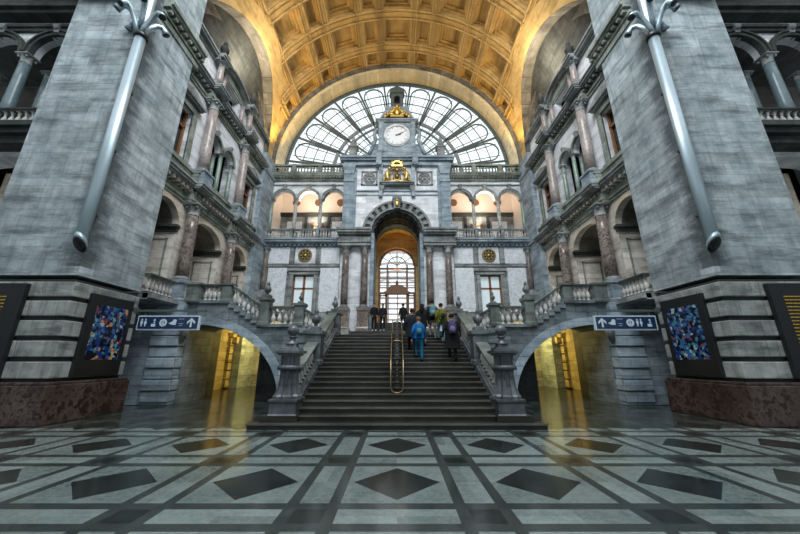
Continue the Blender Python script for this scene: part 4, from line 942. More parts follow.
# ------------------------------------------------------------------ porch behind the portal and the entrance doors
m = MB(front); arch_wall(m, -4.2, 4.2, 2.7, 17.0, [(-1.74, 1.74, 2.7, 10.5, 1.74)], 25.0, 25.3, n=28); m.prism([(-4, 3.4), (-3.9, 3.4), (-3.9, 13), (-4, 13)], 25.3, 27.2); m.prism([(3.9, 3.4), (4, 3.4), (4, 13), (3.9, 13)], 25.3, 27.2); struct(m.build('wall_porch', 'cream'))
m = MB(front); m.ring(0, 10.5, 1.74, 1.9, 24.92, 25.3, n=28); struct(m.build('trim_29', 'vault'))
m = MB(front); m.ring(0, 10.5, 2.3, 2.5, 25.3, 27.3, n=28); m.prism([(-2.5, 2.7), (-2.3, 2.7), (-2.3, 10.5), (-2.5, 10.5)], 25.3, 27.3); m.prism([(2.3, 2.7), (2.5, 2.7), (2.5, 10.5), (2.3, 10.5)], 25.3, 27.3); struct(m.build('ceiling_porch', 'vault'))
m = MB(front); arch_wall(m, -4.2, 4.2, 2.7, 14, [(-1.62, 1.62, 4.5, 9.7, 1.6)], 27.0, 27.4, n=28); m.ring(0, 9.7, 1.6, 1.85, 26.9, 27.05, n=28); struct(m.build('wall_porch_rear', 'vault'))
DY = 27.1
t = thing('entrance_screen', 'tall arched wood and glass screen with doors inside the central portal', 'door', (0, DY, 4.5))
m = MB(front); m.ring(0, 9.7, 1.42, 1.62, DY - .1, DY + .1, n=28)
for u in (-1.62, -.92, .82, 1.50): m.prism([(u, 4.5), (u + .13, 4.5), (u + .13, 9.75), (u, 9.75)], DY - .1, DY + .1)
for v in (9.35, 7.15): m.prism([(-1.6, v), (1.6, v), (1.6, v + .12), (-1.6, v + .12)], DY - .12, DY + .12)
m.build('wooden_frame', 'wood', t)
m = MB(front); m.ring(0, 9.7, .78, .84, DY - .06, DY + .06, n=20)
for k in range(1, 6): a = k * PI / 6; c, s_ = math.cos(a), math.sin(a); m.prism([(-.02 * s_, 9.7 + .02 * c), (1.5 * c - .02 * s_, 9.7 + 1.5 * s_ + .02 * c), (1.5 * c + .02 * s_, 9.7 + 1.5 * s_ - .02 * c), (.02 * s_, 9.7 - .02 * c)], DY - .05, DY + .05)
for v in (8.5, 7.9): m.prism([(-1.5, v), (1.5, v), (1.5, v + .04), (-1.5, v + .04)], DY - .05, DY + .05)
m.build('glazing_bars', 'mul', t)
m = MB(front); m.prism([(-1.5, 4.5), (1.5, 4.5), (1.5, 9.7)] + [(1.5 * math.cos(PI * i / 16), 9.7 + 1.5 * math.sin(PI * i / 16)) for i in range(1, 16)] + [(-1.5, 9.7)], DY + .02, DY + .03); m.build('pane', 'glass', t)
m = MB(front); m.prism([(-1.05, 7.1), (1.05, 7.1), (1.12, 7.3), (.95, 7.35), (.8, 7.62), (.45, 7.85), (0, 7.95), (-.45, 7.85), (-.8, 7.62), (-.95, 7.35), (-1.12, 7.3)], DY - .3, DY + .15)
m.ell(0, DY - .1, 8.1, .12, .12, .22, mp=lambda x, y, z: (x, y, z)); m.build('carved_canopy', 'wood', t)
for k_, (ua, ub) in enumerate(((-1.49, -.92), (-.79, 0), (0, .82), (.95, 1.50))):
    if k_ in (1, 2): continue
    m = MB(front)
    for u in (ua, ub - .09): m.prism([(u, 4.5), (u + .09, 4.5), (u + .09, 7.15), (u, 7.15)], DY - .05, DY + .05)
    for v in (4.5, 5.4, 6.95): m.prism([(ua, v), (ub, v), (ub, v + .1), (ua, v + .1)], DY - .05, DY + .05)
    m.build('side_leaf', 'wood', t)
# train shed seen through the doors and window
t = thing('train_shed_roof', 'pinkish iron train shed ribs seen through the entrance doors', 'roof', (0, 34, 4.5))
for i in range(7):
    y = 33 + i * 6; m = MB(front); m.ring(0, 5, 14, 14.4, y, y + .3, n=24); m.build('rib', 'shed', t)
for i in range(9):
    a = R(20 + i * 17.5); m = MB(); m.slope((14.1 * math.cos(a), 32, 5 + 14.1 * math.sin(a)), (14.1 * math.cos(a), 72, 5 + 14.1 * math.sin(a)), .15, -.15, .15); m.build('purlin', 'shed', t)
t = thing('station_screen', 'pale pink gridded end wall of the platform hall beyond the doors', 'wall', (0, 60, 4.5), kind='structure')
m = MB()
for i in range(12): m.box(-6, 6, 44, 44.2, 5.4 + i * .75, 5.62 + i * .75)
for i in range(9): m.box(-5 + i * 1.25, -4.85 + i * 1.25, 44, 44.2, 4.5, 14)
m.build('grid', 'shed', t)

# ------------------------------------------------------------------ grand staircase
SR, ST, SD = .145, .315, 8.68
def step_z(y): return SR * (max(0, math.floor((y - SD) / ST)) + 1)
t = thing('grand_staircase', 'broad dark stone staircase rising to the central portal', 'staircase', (0, SD, 0))
for k in range(19):
    y0 = SD + k * ST; hw = 3.72 if k == 0 else 3.38 if k == 1 else 2.72
    m = MB(); y1 = y0 + ST + .02 if k < 18 else 20.0
    m.box(-hw, hw, y0 + .02, y1, SR * k if k else 0, SR * (k + 1) - .035, 0); m.box(-hw - .02, hw + .02, y0 - .01, y0 + .06, SR * (k + 1) - .035, SR * (k + 1), 1); m.box(-hw - .02, hw + .02, y0 + .06, y1, SR * (k + 1) - .035, SR * (k + 1), 0)
    m.build('step', ['step', 'nose'], t)
for k in range(5):
    y0 = 20.0 + k * .32; z = 2.755 + .15 * k; m = MB(); y1 = y0 + .34 if k < 4 else 22.0
    m.box(-4.6, 4.6, y0 + .02, y1, z, z + .115, 0); m.box(-4.62, 4.62, y0 - .01, y0 + .06, z + .115, z + .15, 1); m.box(-4.62, 4.62, y0 + .06, y1, z + .115, z + .15, 0); m.build('step', ['step', 'nose'], t)
struct(MB().box(-4.1, 4.1, 22.0, 25.0, 3.3, 3.505).build('floor_portal', 'step'))
t0_ = t
t = thing('porch_steps', 'short dark flight of steps inside the portal before the doors', 'steps', (0, 24, 3.505))
for k in range(6):
    y0 = 24.0 + k * .3; z = 3.505 + .17 * k; m = MB(); y1 = y0 + .32 if k < 5 else 26.9
    m.box(-1.7 if k < 5 else -2.3, 1.7 if k < 5 else 2.3, y0, y1, z - .2, z + .135, 0); m.box(-1.72, 1.72, y0 - .02, y0 + .05, z + .135, z + .17, 1); m.box(-1.72 if k < 5 else -2.3, 1.72 if k < 5 else 2.3, y0 + .05, y1, z + .135, z + .17, 0); m.build('step', ['step', 'nose'], t)
struct(MB().box(-2.3, 2.3, 26.9, 45, 4.3, 4.52).build('floor_platform', 'step'))
for s in (-1, 1):
    m = MB(); m.box(min(s * 3.0, s * 6.3), max(s * 3.0, s * 6.3), 15.6, 20.1, 2.5, 2.75); m.box(min(s * 3, s * 6.3), max(s * 3, s * 6.3), 20.1, 23, 2.5, 3.5); m.box(min(s * 6.2, s * 10), max(s * 6.2, s * 10), 15.6, 23, 3.9, 4.1)
    struct(m.build('floor_landing_' + SIDE(s), 'trim'))

# ------------------------------------------------------------------ stair side walls, newels, rails, bridges
def newel(label, x, y, z, H, r, ball, group):
    t = thing('newel_post', label, 'newel post', (x, y, z), group)
    q = r * 1.3
    MB().sqlathe(x, y, z, [(q * 1.15, 0), (q * 1.15, H * .05), (q, H * .07), (q, H * .17), (q * 1.1, H * .19), (q * 1.1, H * .21)]).build('base', 'newel', t)
    m = MB(); m.lathe(x, y, z + H * .21, [(r * 1.48, 0), (r * 1.48, H * .025), (r * 1.32, H * .045), (r * 1.08, H * .12), (r * .98, H * .2), (r * .95, H * .29)], 24, sm=False, flute=.16); m.build('fluted_shaft', 'newel', t)
    m = MB(); m.lathe(x, y, z + H * .50, [(r * 1.02, 0), (r * 1.3, H * .01), (r * 1.3, H * .045), (r * 1.05, H * .055)], 32); m.build('band', 'newel', t)
    m = MB(); m.lathe(x, y, z + H * .555, [(r * .98, 0), (r * 1.0, H * .1)], 24, sm=False, flute=.18); m.sqlathe(x, y, z + H * .655, [(r * 1.0, 0), (r * 1.02, H * .015), (r * 1.3, H * .03), (r * 1.3, H * .055), (r * 1.0, H * .06), (r * .95, H * .085), (r * .6, H * .09), (r * .55, H * .12)]); m.build('cap', 'newel', t)
    zz = z + H * .775
    m = MB(); m.lathe(x, y, zz, [(r * .7, 0), (r * .5, H * .02), (r * .32, H * .05), (r * .3, H * .07), (r * .5, H * .085), (r * .32, H * .1)], 20); m.build('neck', 'newel', t)
    b = H * .064; m = MB(); m.ell(x, y, zz + H * .1 + b * .9, b, b, b, 20, 14); m.build('ball_finial', 'newel', t)
    return t
def square_post(label, x, y, z, h, r, group, fin=1.0, mat='rail'):
    t = thing('balustrade_post', label, 'post', (x, y, z), group)
    MB().sqlathe(x, y, z, [(r * 1.1, 0), (r * 1.1, h * .12), (r, h * .15), (r, h * .85), (r * 1.25, h * .9), (r * 1.25, h)]).build('shaft', mat, t)
    if fin: m = MB(); finial(m, x, y, z + h, fin); m.build('ball_finial', mat, t)
    return t
zf = lambda y: max(.2, .145 + (y - SD) * SR / ST)
for s in (-1, 1):
    sd = SIDE(s); sm_ = lambda x, y, z, s=s: (s * x, y, z); fm_ = lambda u, v, w_, s=s: (s * u, w_, v)
    newel('large fluted stone newel with ball at the foot of the stairs, %s side' % sd, s * 2.98, 9.35, .145, 2.5, .265, True, 'great newels at the stair foot')
    MB(sm_).box(2.55, 3.5, 8.9, 9.8, 0, .29).build('newel_step_block', 'step')['kind'] = 'structure'
    # stair cheek wall
    m = MB(sidemap(s)); m.prism([(9.55, 0), (15.0, 0), (15.0, zf(15.0) + .12), (9.55, zf(9.55) + .12)], 2.68, 3.2); struct(m.build('trim_30', 'newel'))
    balustrade('carved balustrade of the %s side of the lower stair flight' % sd, (s * 2.92, 9.6, zf(9.6) + .1), (s * 2.92, 11.4, zf(11.4) + .1), .78, .26, 1.5, .08, .17, 'staircase balustrades')
    square_post('square stone post halfway up the staircase, %s side' % sd, s * 2.92, 11.65, zf(11.65) + .0, 1.15, .27, 'mid stair posts', 1.1, 'newel')
    balustrade('carved balustrade of the %s side of the upper stair flight' % sd, (s * 2.92, 11.95, zf(11.95) + .1), (s * 2.92, 14.6, zf(14.6) + .1), .78, .26, 1.5, .08, .17, 'staircase balustrades')
    square_post('square stone post with urn at the top of the stairs, %s side' % sd, s * 2.92, 15.0, 2.755, 1.08, .27, 'top stair posts', 1.0, 'newel')
    # the bridge wall with its rampant arch
    YB = 13.6
    def topz(u): 
        if u < 3.25: return 2.5
        if u < 4.15: return 2.5 + (u - 3.25) / .9 * .55
        if u < 5.6: return 3.05
        if u < 7.15: return 3.05 + (u - 5.6) / 1.55 * 1.0
        return 4.05
    def archz(u):
        if u > 8.75 or u < 4.72: return 0
        if u > 8.4: return 3.08 - (u - 8.4) ** 2 * 1.2
        return 3.1 * math.sqrt(max(0, 1 - ((8.4 - u) / 3.68) ** 2)) 
    m = MB(fm_); us = [3.05, 3.25, 3.7, 4.15, 4.5, 4.72] + [4.72 + (8.75 - 4.72) * i / 28 for i in range(1, 29)] + [9.2, 9.6]
    us += [5.6, 7.15]; us = sorted(set(us))
    for a, b in zip(us, us[1:]):
        mid = (a + b) / 2; solid = archz(mid) <= 0
        za, zb = (0, 0) if solid else (archz(max(a, 4.7201)), archz(min(b, 8.7499)))
        m.prism([(a, za), (b, zb), (b, topz(b)), (a, topz(a))], YB, 15.6)
    struct(m.build('wall_bridge_' + sd, 'bridge'))
    # voussoir ring
    m = MB(fm_); pts_i = []; pts_o = []
    for i in range(27):
        a = R(2) + (R(95) - R(2)) * i / 26; pts_i.append((8.4 - 3.68 * math.cos(a), 3.1 * math.sin(a))); pts_o.append((8.4 - 4.0 * math.cos(a), 3.42 * math.sin(a)))
    for i in range(26):
        g = .006; m.prism([pts_i[i], pts_i[i + 1], pts_o[i + 1], pts_o[i]], YB - .06, YB + .2)
    struct(m.build('trim_31', 'blue'))
    # stepped string course and flat coping under the rails
    m = MB(sm_)
    m.box(7.1, 9.6, YB - .1, YB + .25, 4.0, 4.14); m.box(4.1, 5.7, YB - .1, YB + .25, 3.0, 3.1)
    for i in range(6): m.box(5.6 + i * .26, 5.6 + (i + 1) * .26 + .02, YB - .08, 15.5, 3.1 + i * .16 - .1, 3.1 + (i + 1) * .16)
    for i in range(3): m.box(3.2 + i * .3, 3.52 + i * .3, YB - .08, 15.5, 2.5 + i * .18 - .1, 2.5 + (i + 1) * .18 + .02)
    for z in (2.35, 2.75): m.box(3.2, 4.6, YB - .025, YB + .05, z, z + .05)
    struct(m.build('trim_32', 'bridge'))
    # rusticated abutment pillars
    m = MB(sm_)
    for i in range(7):
        z = .12 + i * .42; d = .06 if i % 2 else 0
        m.box(8.8 - d * .5, 9.9, YB - .42 - d, YB + .1, z, z + .37)
        m.box(9.9, 11.2, YB - .1 - d, YB + .3, z, z + .37)
    m.box(8.82, 11.2, YB - .34, YB + .3, 0, 3.2); m.box(8.6, 11.2, YB - .5, YB + .3, 3.1, 3.22); m.box(8.55, 11.2, YB - .58, YB + .3, 3.22, 3.36); m.box(8.9, 11.2, YB - .3, YB + .3, 3.36, 4.0)
    struct(m.build('wall_abutment_' + sd, 'blue', bevel=.02))
    t = thing('scroll_bracket', 'carved scroll bracket under the %s bridge arch' % sd, 'bracket', (s * 8.6, YB - .4, 2.6), 'scroll brackets')
    m = MB(sm_); m.tube([(8.75, YB - .3, 2.35), (8.62, YB - .42, 2.55), (8.55, YB - .5, 2.85), (8.6, YB - .5, 3.1)], .12, 10, radii=[.07, .11, .14, .15]); m.ell(8.52, YB - .5, 2.95, .15, .14, .15); m.build('scroll', 'trim', t)
    # railings along the side flight
    YR = YB + .1
    balustrade('level balustrade on top of the %s bridge arch' % sd, (s * 8.4, YR, 4.05), (s * 7.62, YR, 4.05), .8, .19, 1.5, .08, .12, 'bridge balustrades')
    square_post('plain stone post at the gallery end of the %s bridge' % sd, s * 8.72, YR, 4.05, .82, .28, 'plain bridge posts', 0)
    square_post('plain stone post where the %s bridge rail starts down' % sd, s * 7.35, YR, 4.05, .82, .2, 'plain bridge posts', 0)
    balustrade('descending balustrade on the %s bridge, upper slope' % sd, (s * 7.12, YR, 4.0), (s * 5.85, YR, 3.15), .82, .27, 1.5, .08, .12, 'bridge balustrades')
    square_post('stone post with ball finial on the %s bridge, between slope and level rail' % sd, s * 5.63, YR, 3.05, 1.2, .2, 'bridge posts with finials', 1.0)
    balustrade('short level balustrade on the %s side landing' % sd, (s * 5.4, YR, 3.05), (s * 4.35, YR, 3.05), .84, .24, 1.5, .08, .12, 'bridge balustrades')
    square_post('stone post with small ball above the %s stair cheek' % sd, s * 4.15, YR, 3.05, .95, .2, 'bridge posts with finials', .7)
    balustrade('short descending balustrade joining the %s bridge to the staircase' % sd, (s * 3.95, YR, 2.98), (s * 3.25, YR, 2.62), .82, .22, 1.5, .08, .12, 'bridge balustrades')
    # gallery front between pier and bridge
    balustrade('short gallery balustrade between the %s pier and the first column' % sd, (s * 9.55, 11.85, 4.1), (s * 9.55, 13.3, 4.1), .78, .22, 1.4, .08, .13, 'gallery balustrades')
    balustrade('gallery balustrade between the two lower %s columns' % sd, (s * 9.9, 14.75, 4.1), (s * 9.9, 17.5, 4.1), .85, .25, 1.4, .08, .13, 'gallery balustrades')
    # passage under the bridge
    m = MB(sm_); m.box(10.6, 11.0, 14.0, 30, 0, 3.9); m.box(3.3, 11, 29.6, 30, 0, 3.9); m.box(4.72, 4.9, 15.2, 29.6, 0, 3)
    struct(m.build('wall_passage_' + sd, 'yellowst'))
    m = MB(sm_)
    for y in (18.6, 20.6, 22.6, 24.6, 26.6):
        for z in range(6): m.box(10.42, 10.65, y, y + .7, .08 + z * .5, .52 + z * .5)
        m.box(10.3, 10.65, y - .05, y + .75, 3.05, 3.3); m.box(10.15, 10.6, y + .2, y + .5, 2.7, 3.1)
    struct(m.build('trim_33', 'yellowst', bevel=.015))
    m = MB(sm_); m.box(4.7, 6.2, 15.6, 29.8, 2.3, 2.5); m.box(6.2, 11, 15.6, 29.8, 3.6, 3.85); struct(m.build('ceiling_passage_' + sd, 'soffit'))
    m = MB(sm_); m.box(4.72, 6.3, 15.2, 17.0, 0, 3.0); m.box(9.05, 10.6, 15.4, 16.8, 0, 3.7); struct(m.build('wall_passage_block_' + sd, 'dark'))
    for y, lab in ((18.2, 'nearest'), (21.5, 'middle'), (26.0, 'farthest')):
        m = MB(sm_); x = {18.2: 7.4, 21.5: 8.0, 26.0: 8.4}[y]; m.lathe(x, y, 3.38, [(.03, .22), (.03, .12), (.15, .1), (.17, 0), (.10, -.02)], 16); tag(m.build('ceiling_lamp', 'brass'), 'small ceiling lamp in the %s passage, %s one' % (sd, lab), 'lamp', 'passage lamps')
    # hanging blue sign
    KS = 11.75 / 10.6
    def sgm(x, y, z, s=s): return (s * x * KS, y + 1.12, 1.65 + (z - 1.65) * KS)
    def _front(u, v, w_): return (u * KS, w_ + 1.12, 1.65 + (v - 1.65) * KS)
    t = thing('hanging_sign', 'blue pictogram sign hanging from a bar by the %s arch, arrow at its %s end' % (sd, 'right' if s < 0 else 'left'), 'sign', (s * 8.26, 11.72, 2.9))
    m = MB(sgm); m.box(6.46, 8.48, 10.56, 10.66, 2.60, 3.07); m.build('frame', 'signwhite', t)
    m = MB(sgm); m.box(6.50, 8.44, 10.545, 10.57, 2.64, 3.03); m.build('blue_face', 'signblue', t)
    m = MB(sgm); m.box(6.3, 8.75, 10.58, 10.64, 3.20, 3.27); m.box(6.62, 6.65, 10.6, 10.62, 3.05, 3.2); m.box(8.3, 8.33, 10.6, 10.62, 3.05, 3.2); m.box(8.63, 8.72, 10.5, 10.72, 3.12, 3.35); m.build('hanging_bar', 'iron', t)
    # pictograms: x runs left to right in the picture
    yp = 10.54
    def P(x): return x   # world x
    L_, R_ = (-8.44, -6.50) if s < 0 else (6.50, 8.44)
    W = R_ - L_
    pos = {'wc': L_ + W * .09, 'lug': L_ + W * .26, 'info': L_ + W * .42, 'tick': L_ + W * .58, 'txt': L_ + W * .72, 'arrow': L_ + W * .89} if s < 0 else {'arrow': L_ + W * .10, 'tick': L_ + W * .26, 'txt': L_ + W * .40, 'info': L_ + W * .57, 'wc': L_ + W * .72, 'lug': L_ + W * .89}
    zc = 2.835
    c = pos['arrow']; m = MB(_front); m.prism([(c - .03, 2.69), (c + .03, 2.69), (c + .03, 2.92), (c - .03, 2.92)], yp, yp + .01)
    for g in (-1, 1): m.prism([(c, 2.99), (c, 2.91), (c + g * .13, 2.79), (c + g * .13, 2.87)], yp, yp + .01)
    m.build('arrow', 'signwhite', t)
    c = pos['info']; m = MB(_front); m.ring(c, zc, .10, .125, yp, yp + .01, 0, 2 * PI, 20, caps=False); m.prism([(c - .025, 2.76), (c + .025, 2.76), (c + .025, 2.87), (c - .025, 2.87)], yp, yp + .01); m.ring(c, 2.905, .001, .028, yp, yp + .01, 0, 2 * PI, 10, caps=False)
    m.ring(c, zc, .06, .101, yp, yp + .01, R(100), R(260), 10); m.ring(c, zc, .06, .101, yp, yp + .01, R(-80), R(80), 10); m.build('information_symbol', 'signwhite', t)
    c = pos['wc']; m = MB(_front)
    for g in (-.06, .06):
        m.ring(c + g, 2.94, .001, .026, yp, yp + .01, 0, 2 * PI, 10, caps=False)
        if g < 0: m.prism([(c + g - .035, 2.80), (c + g + .035, 2.80), (c + g + .035, 2.905), (c + g - .035, 2.905)], yp, yp + .01)
        else: m.prism([(c + g - .05, 2.80), (c + g + .05, 2.80), (c + g + .02, 2.905), (c + g - .02, 2.905)], yp, yp + .01)
        m.prism([(c + g - .02, 2.72), (c + g + .02, 2.72), (c + g + .02, 2.80), (c + g - .02, 2.80)], yp, yp + .01)
    m.build('toilet_symbol', 'signwhite', t)
    c = pos['lug']; m = MB(_front); m.prism([(c - .07, 2.71), (c + .07, 2.71), (c + .07, 2.80), (c - .07, 2.80)], yp, yp + .01); m.ring(c + .02, 2.92, .001, .035, yp, yp + .01, 0, 2 * PI, 10, caps=False); m.prism([(c, 2.82), (c + .05, 2.82), (c + .05, 2.87), (c, 2.87)], yp, yp + .01); m.build('luggage_symbol', 'signwhite', t)
    c = pos['tick']; m = MB(_front); m.prism([(c - .13, 2.82), (c - .02, 2.87), (c + .03, 2.95), (c + .12, 2.93), (c + .11, 2.76), (c - .03, 2.77)], yp, yp + .01); m.build('ticket_symbol', 'signwhite', t)
    c = pos['txt']; m = MB(_front)
    for q, z in enumerate((2.95, 2.80, 2.74)): m.prism([(c - .09 + .02 * q, z), (c + .09 - .02 * q, z), (c + .09 - .02 * q, z + .012), (c - .09 + .02 * q, z + .012)], yp, yp + .01)
    m.build('small_text', 'signwhite', t)

# ------------------------------------------------------------------ central ornamental handrail
t = thing('centre_handrail', 'gilt framed double handrail with dark scrollwork in the middle of the stairs', 'handrail', (0, 10, .7))
HX = .185; RE = 13.5
z0 = zf(10.0)
m = MB(); m.tube([(-HX, 10.0, z0 + .90), (-HX, 10.0, z0 + .14), (-HX * .8, 10.0, z0 + .04), (-HX * .4, 10.0, z0), (0, 10.0, z0 - .01), (HX * .4, 10.0, z0), (HX * .8, 10.0, z0 + .04), (HX, 10.0, z0 + .14), (HX, 10.0, z0 + .90)], .017, 10); m.build('end_loop', 'brass', t)
for s in (-1, 1):
    m = MB(); m.tube([(s * HX, 10.0, z0 + .88), (s * HX, 10.06, z0 + .92), (s * HX, RE, zf(RE) + .90), (s * HX, RE + .05, zf(RE) + .8), (s * HX, RE + .05, zf(RE))], .019, 10); m.build('rail', 'brass', t)
    m = MB(); m.tube([(s * HX, 10.0, z0 + .14), (s * HX, RE, zf(RE) + .14)], .012, 8)
    for i in range(24):
        y = 10.1 + i * .145; m.tube([(s * HX, y, zf(y) + .12), (s * HX, y, zf(y) + .9)], .010, 6)
    m.build('baluster_grille', 'black', t)
m = MB()
for i in range(5):
    z = z0 + .06 + i * .165
    m.tube([(0, 10, z), (HX * .62, 10, z + .083), (0, 10, z + .165), (-HX * .62, 10, z + .083), (0, 10, z)], .016, 6)
    m.tube([(-HX, 10, z + .083), (-HX * .62, 10, z + .083)], .012, 6); m.tube([(HX, 10, z + .083), (HX * .62, 10, z + .083)], .012, 6)
m.tube([(0, 10, z0), (0, 10, z0 + .9)], .014, 6); m.box(-HX, HX, 9.99, 10.01, z0 + .87, z0 + .9); m.build('scrollwork', 'black', t)
m = MB()
for i in range(13):      # ornamental tie bars joining the two rails up the slope
    y = 10.15 + i * .26; z = zf(y) + .86; y2 = y + .26; z2 = zf(y2) + .86
    m.tube([(0, y, z), (HX * .7, (y + y2) / 2, (z + z2) / 2), (0, y2, z2), (-HX * .7, (y + y2) / 2, (z + z2) / 2), (0, y, z)], .016, 6)
    m.tube([(-HX, (y + y2) / 2, (z + z2) / 2), (HX, (y + y2) / 2, (z + z2) / 2)], .012, 6)
m.build('upper_scrollwork', 'black', t)
for i in range(9):
    m = MB()
    if i < 5: m.ell(0, 9.98, z0 + .143 + i * .165, .018, .02, .022, 8, 6)
    else: y = 10.8 + (i - 5) * .7; m.ell(0, y, zf(y) + .88, .02, .02, .02, 8, 6)
    m.build('stud', 'brass', t)
for y in (11.35, RE - .05):
    m = MB(); z = zf(y); m.tube([(-HX, y, z + .90), (-HX * .5, y, z + .93), (0, y, z + .95), (HX * .5, y, z + .93), (HX, y, z + .90)], .018, 8); m.build('cross_bar', 'brass', t)

# ------------------------------------------------------------------ people
def fabric(name, col): return plain(name, col, .85, var=.25, vs=18, spec=.2)
SK = plain('skin', (.42, .25, .18), .5, var=.08)
def person(label, x, y, z, H, rz, jacket, trousers, shoes, hair, coat=0, walk=0, arm='down', pack=None, longhair=False, group='people on the staircase', hood=None, bulk=1.0):
    H *= 1.05; k = H / 1.76
    t = thing('person', label, 'person', (x, y, z), group, rz)
    lift = .145 / k * walk
    V = []; E = []; RD = []
    def nd(p, r, par=None):
        V.append(p); RD.append(r)
        if par is not None: E.append((par, len(V) - 1))
        return len(V) - 1
    B = bulk
    pel = nd((0, 0, .94), (.155 * B, .11)); wai = nd((0, .0, 1.10), (.145 * B, .105), pel); che = nd((0, .01, 1.30), (.175 * B, .12), wai); up_ = nd((0, 0, 1.42), (.13, .09), che)
    nk = nd((0, .01, 1.50), (.058, .058), up_); h0 = nd((0, -.01, 1.57), (.075, .085), nk); h1 = nd((0, -.01, 1.65), (.083, .10), h0); h2 = nd((0, -.005, 1.72), (.06, .07), h1)
    hands = []
    for sg in (-1, 1):
        sh = nd((sg * .17 * B, 0, 1.41), (.07, .065), up_)
        bend = .06 if arm == 'down' else .16
        sw = sg * walk * .10
        el = nd((sg * .24 * B, .03 + sw, 1.14), (.052, .05), sh)
        if arm == 'pockets' or (arm == 'mixed' and sg > 0): wr = nd((sg * .19, -.12, .98), (.042, .04), el); hd = Vector((sg * .16, -.15, .94)); di = Vector((-sg * .5, -.5, -.6))
        else: wr = nd((sg * .26 * B, -.04 - bend + sw * .5, .90), (.033, .03), el); hd = Vector((sg * .262 * B, -.06 - bend + sw * .5, .86)); di = Vector((0, -.15, -1))
        hands.append((hd, di.normalized(), sg))
        hp = nd((sg * .085, 0, .88), (.095, .095), pel)
        if walk and sg > 0:
            kn = nd((sg * .09, -.20, .56 + lift * .5), (.065, .068), hp); an = nd((sg * .09, -.16, .09 + lift), (.045, .05), kn)
            to = nd((sg * .10, -.33, .04 + lift), (.042, .035), an)
        else:
            yo = .06 * walk
            kn = nd((sg * .10, -.02 + yo * .3, .49), (.064, .068), hp); an = nd((sg * .105, yo, .09), (.045, .05), kn); to = nd((sg * .115, -.16 + yo, .04), (.042, .035), an)
    me = bpy.data.meshes.new('body'); me.from_pydata([(a * k, b * k, c * k) for a, b, c in V], E, [])
    o = bpy.data.objects.new('body_src', me); C.objects.link(o)
    o.modifiers.new('skin', 'SKIN'); sv = me.skin_vertices[0].data
    for i, r in enumerate(RD): sv[i].radius = (r[0] * k, r[1] * k)
    sv[0].use_root = True
    sub = o.modifiers.new('sub', 'SUBSURF'); sub.levels = 1; sub.render_levels = 1
    dg = bpy.context.evaluated_depsgraph_get(); ev = o.evaluated_get(dg); bme = bpy.data.meshes.new_from_object(ev)
    bpy.data.objects.remove(o)
    # join hands, nose and ears into the same mesh
    bm = bmesh.new(); bm.from_mesh(bme)
    mb = MB()
    for hd, di, sg in hands:
        side = Vector((0, 1, 0)) if abs(di.y) < .6 else Vector((0, 0, 1)); side = (side - di * side.dot(di)).normalized(); inn = di.cross(side).normalized()
        pc = hd + di * .045
        mb.tube([hd - di * .01, pc, hd + di * .09], .03, 8, radii=[.026, .037, .034])
        for f_ in range(4):
            o_ = side * (-.030 + f_ * .020); L = (.066, .078, .073, .056)[f_]; b0 = hd + di * .082 + o_
            mb.tube([b0, b0 + di * L * .5 - inn * sg * .004, b0 + di * L - inn * sg * .016], .009, 6, radii=[.0095, .0085, .0065])
        th = hd + di * .02 - side * .030; mb.tube([th, th + di * .035 - side * .02, th + di * .065 - side * .018], .011, 6, radii=[.012, .0105, .008])
    mb.ell(0, -.112, 1.625, .012, .02, .022, 8, 6)
    for sg in (-1, 1): mb.ell(sg * .083, 0, 1.63, .010, .02, .032, 8, 6)
    m2 = mb.mesh('extra'); m2.transform(Matrix.Scale(k, 4)); bm.from_mesh(m2); bpy.data.meshes.remove(m2)
    nsrc = len(bme.polygons)
    bm.faces.ensure_lookup_table()
    cuff = .62 if coat else .90
    for i, f in enumerate(bm.faces):
        c = f.calc_center_median() / k; f.smooth = True
        if i >= nsrc: f.material_index = 0
        elif c.z > 1.49: f.material_index = 0
        elif c.z < .10 + (lift if (walk and c.x > 0) else 0): f.material_index = 3
        elif c.z < .90 and abs(c.x) < .215 - .0 * c.z and not (abs(c.x) > .19 and c.z > .8): f.material_index = 2
        else: f.material_index = 1
    bm.to_mesh(bme); bm.free()
    for mm in (SK, jacket, trousers, shoes): bme.materials.append(mm)
    bo = bpy.data.objects.new('body', bme); C.objects.link(bo); bo.parent = t
    def part(name, mb, mat):
        me_ = mb.mesh(name); me_.transform(Matrix.Scale(k, 4)); me_.materials.append(mat); q = bpy.data.objects.new(name, me_); C.objects.link(q); q.parent = t; return q
    # jacket shell or coat skirt
    mb = MB(); low = .90 - coat
    prof = [(1.02, low), (1.0, low + .02), (.95, .98), (.93, 1.1), (1.04, 1.26), (1.0, 1.38), (.6, 1.47), (.42, 1.50)]
    n = 20; vs = []; fs = []
    for r_, zz in prof:
        fl = 1 + (coat * .25 if zz < .95 else 0)
        for i in range(n): a = 2 * PI * i / n; vs.append((.205 * B * r_ * fl * math.cos(a), .15 * r_ * fl * math.sin(a) + .005, zz))
    for j in range(len(prof) - 1):
        for i in range(n): fs.append((j * n + i, j * n + (i + 1) % n, (j + 1) * n + (i + 1) % n, (j + 1) * n + i))
    mb.add(vs, fs, 0, True); part('coat' if coat else 'jacket', mb, jacket)
    mb = MB(); mb.tube([(-.06, .0, 1.48), (0, .06, 1.50), (.06, 0, 1.48), (.03, -.06, 1.46), (-.03, -.06, 1.46), (-.06, 0, 1.48)], .028, 8); part('collar', mb, jacket)
    # hair
    mb = MB(); n = 14; mm_ = 8; vs = []; fs = []
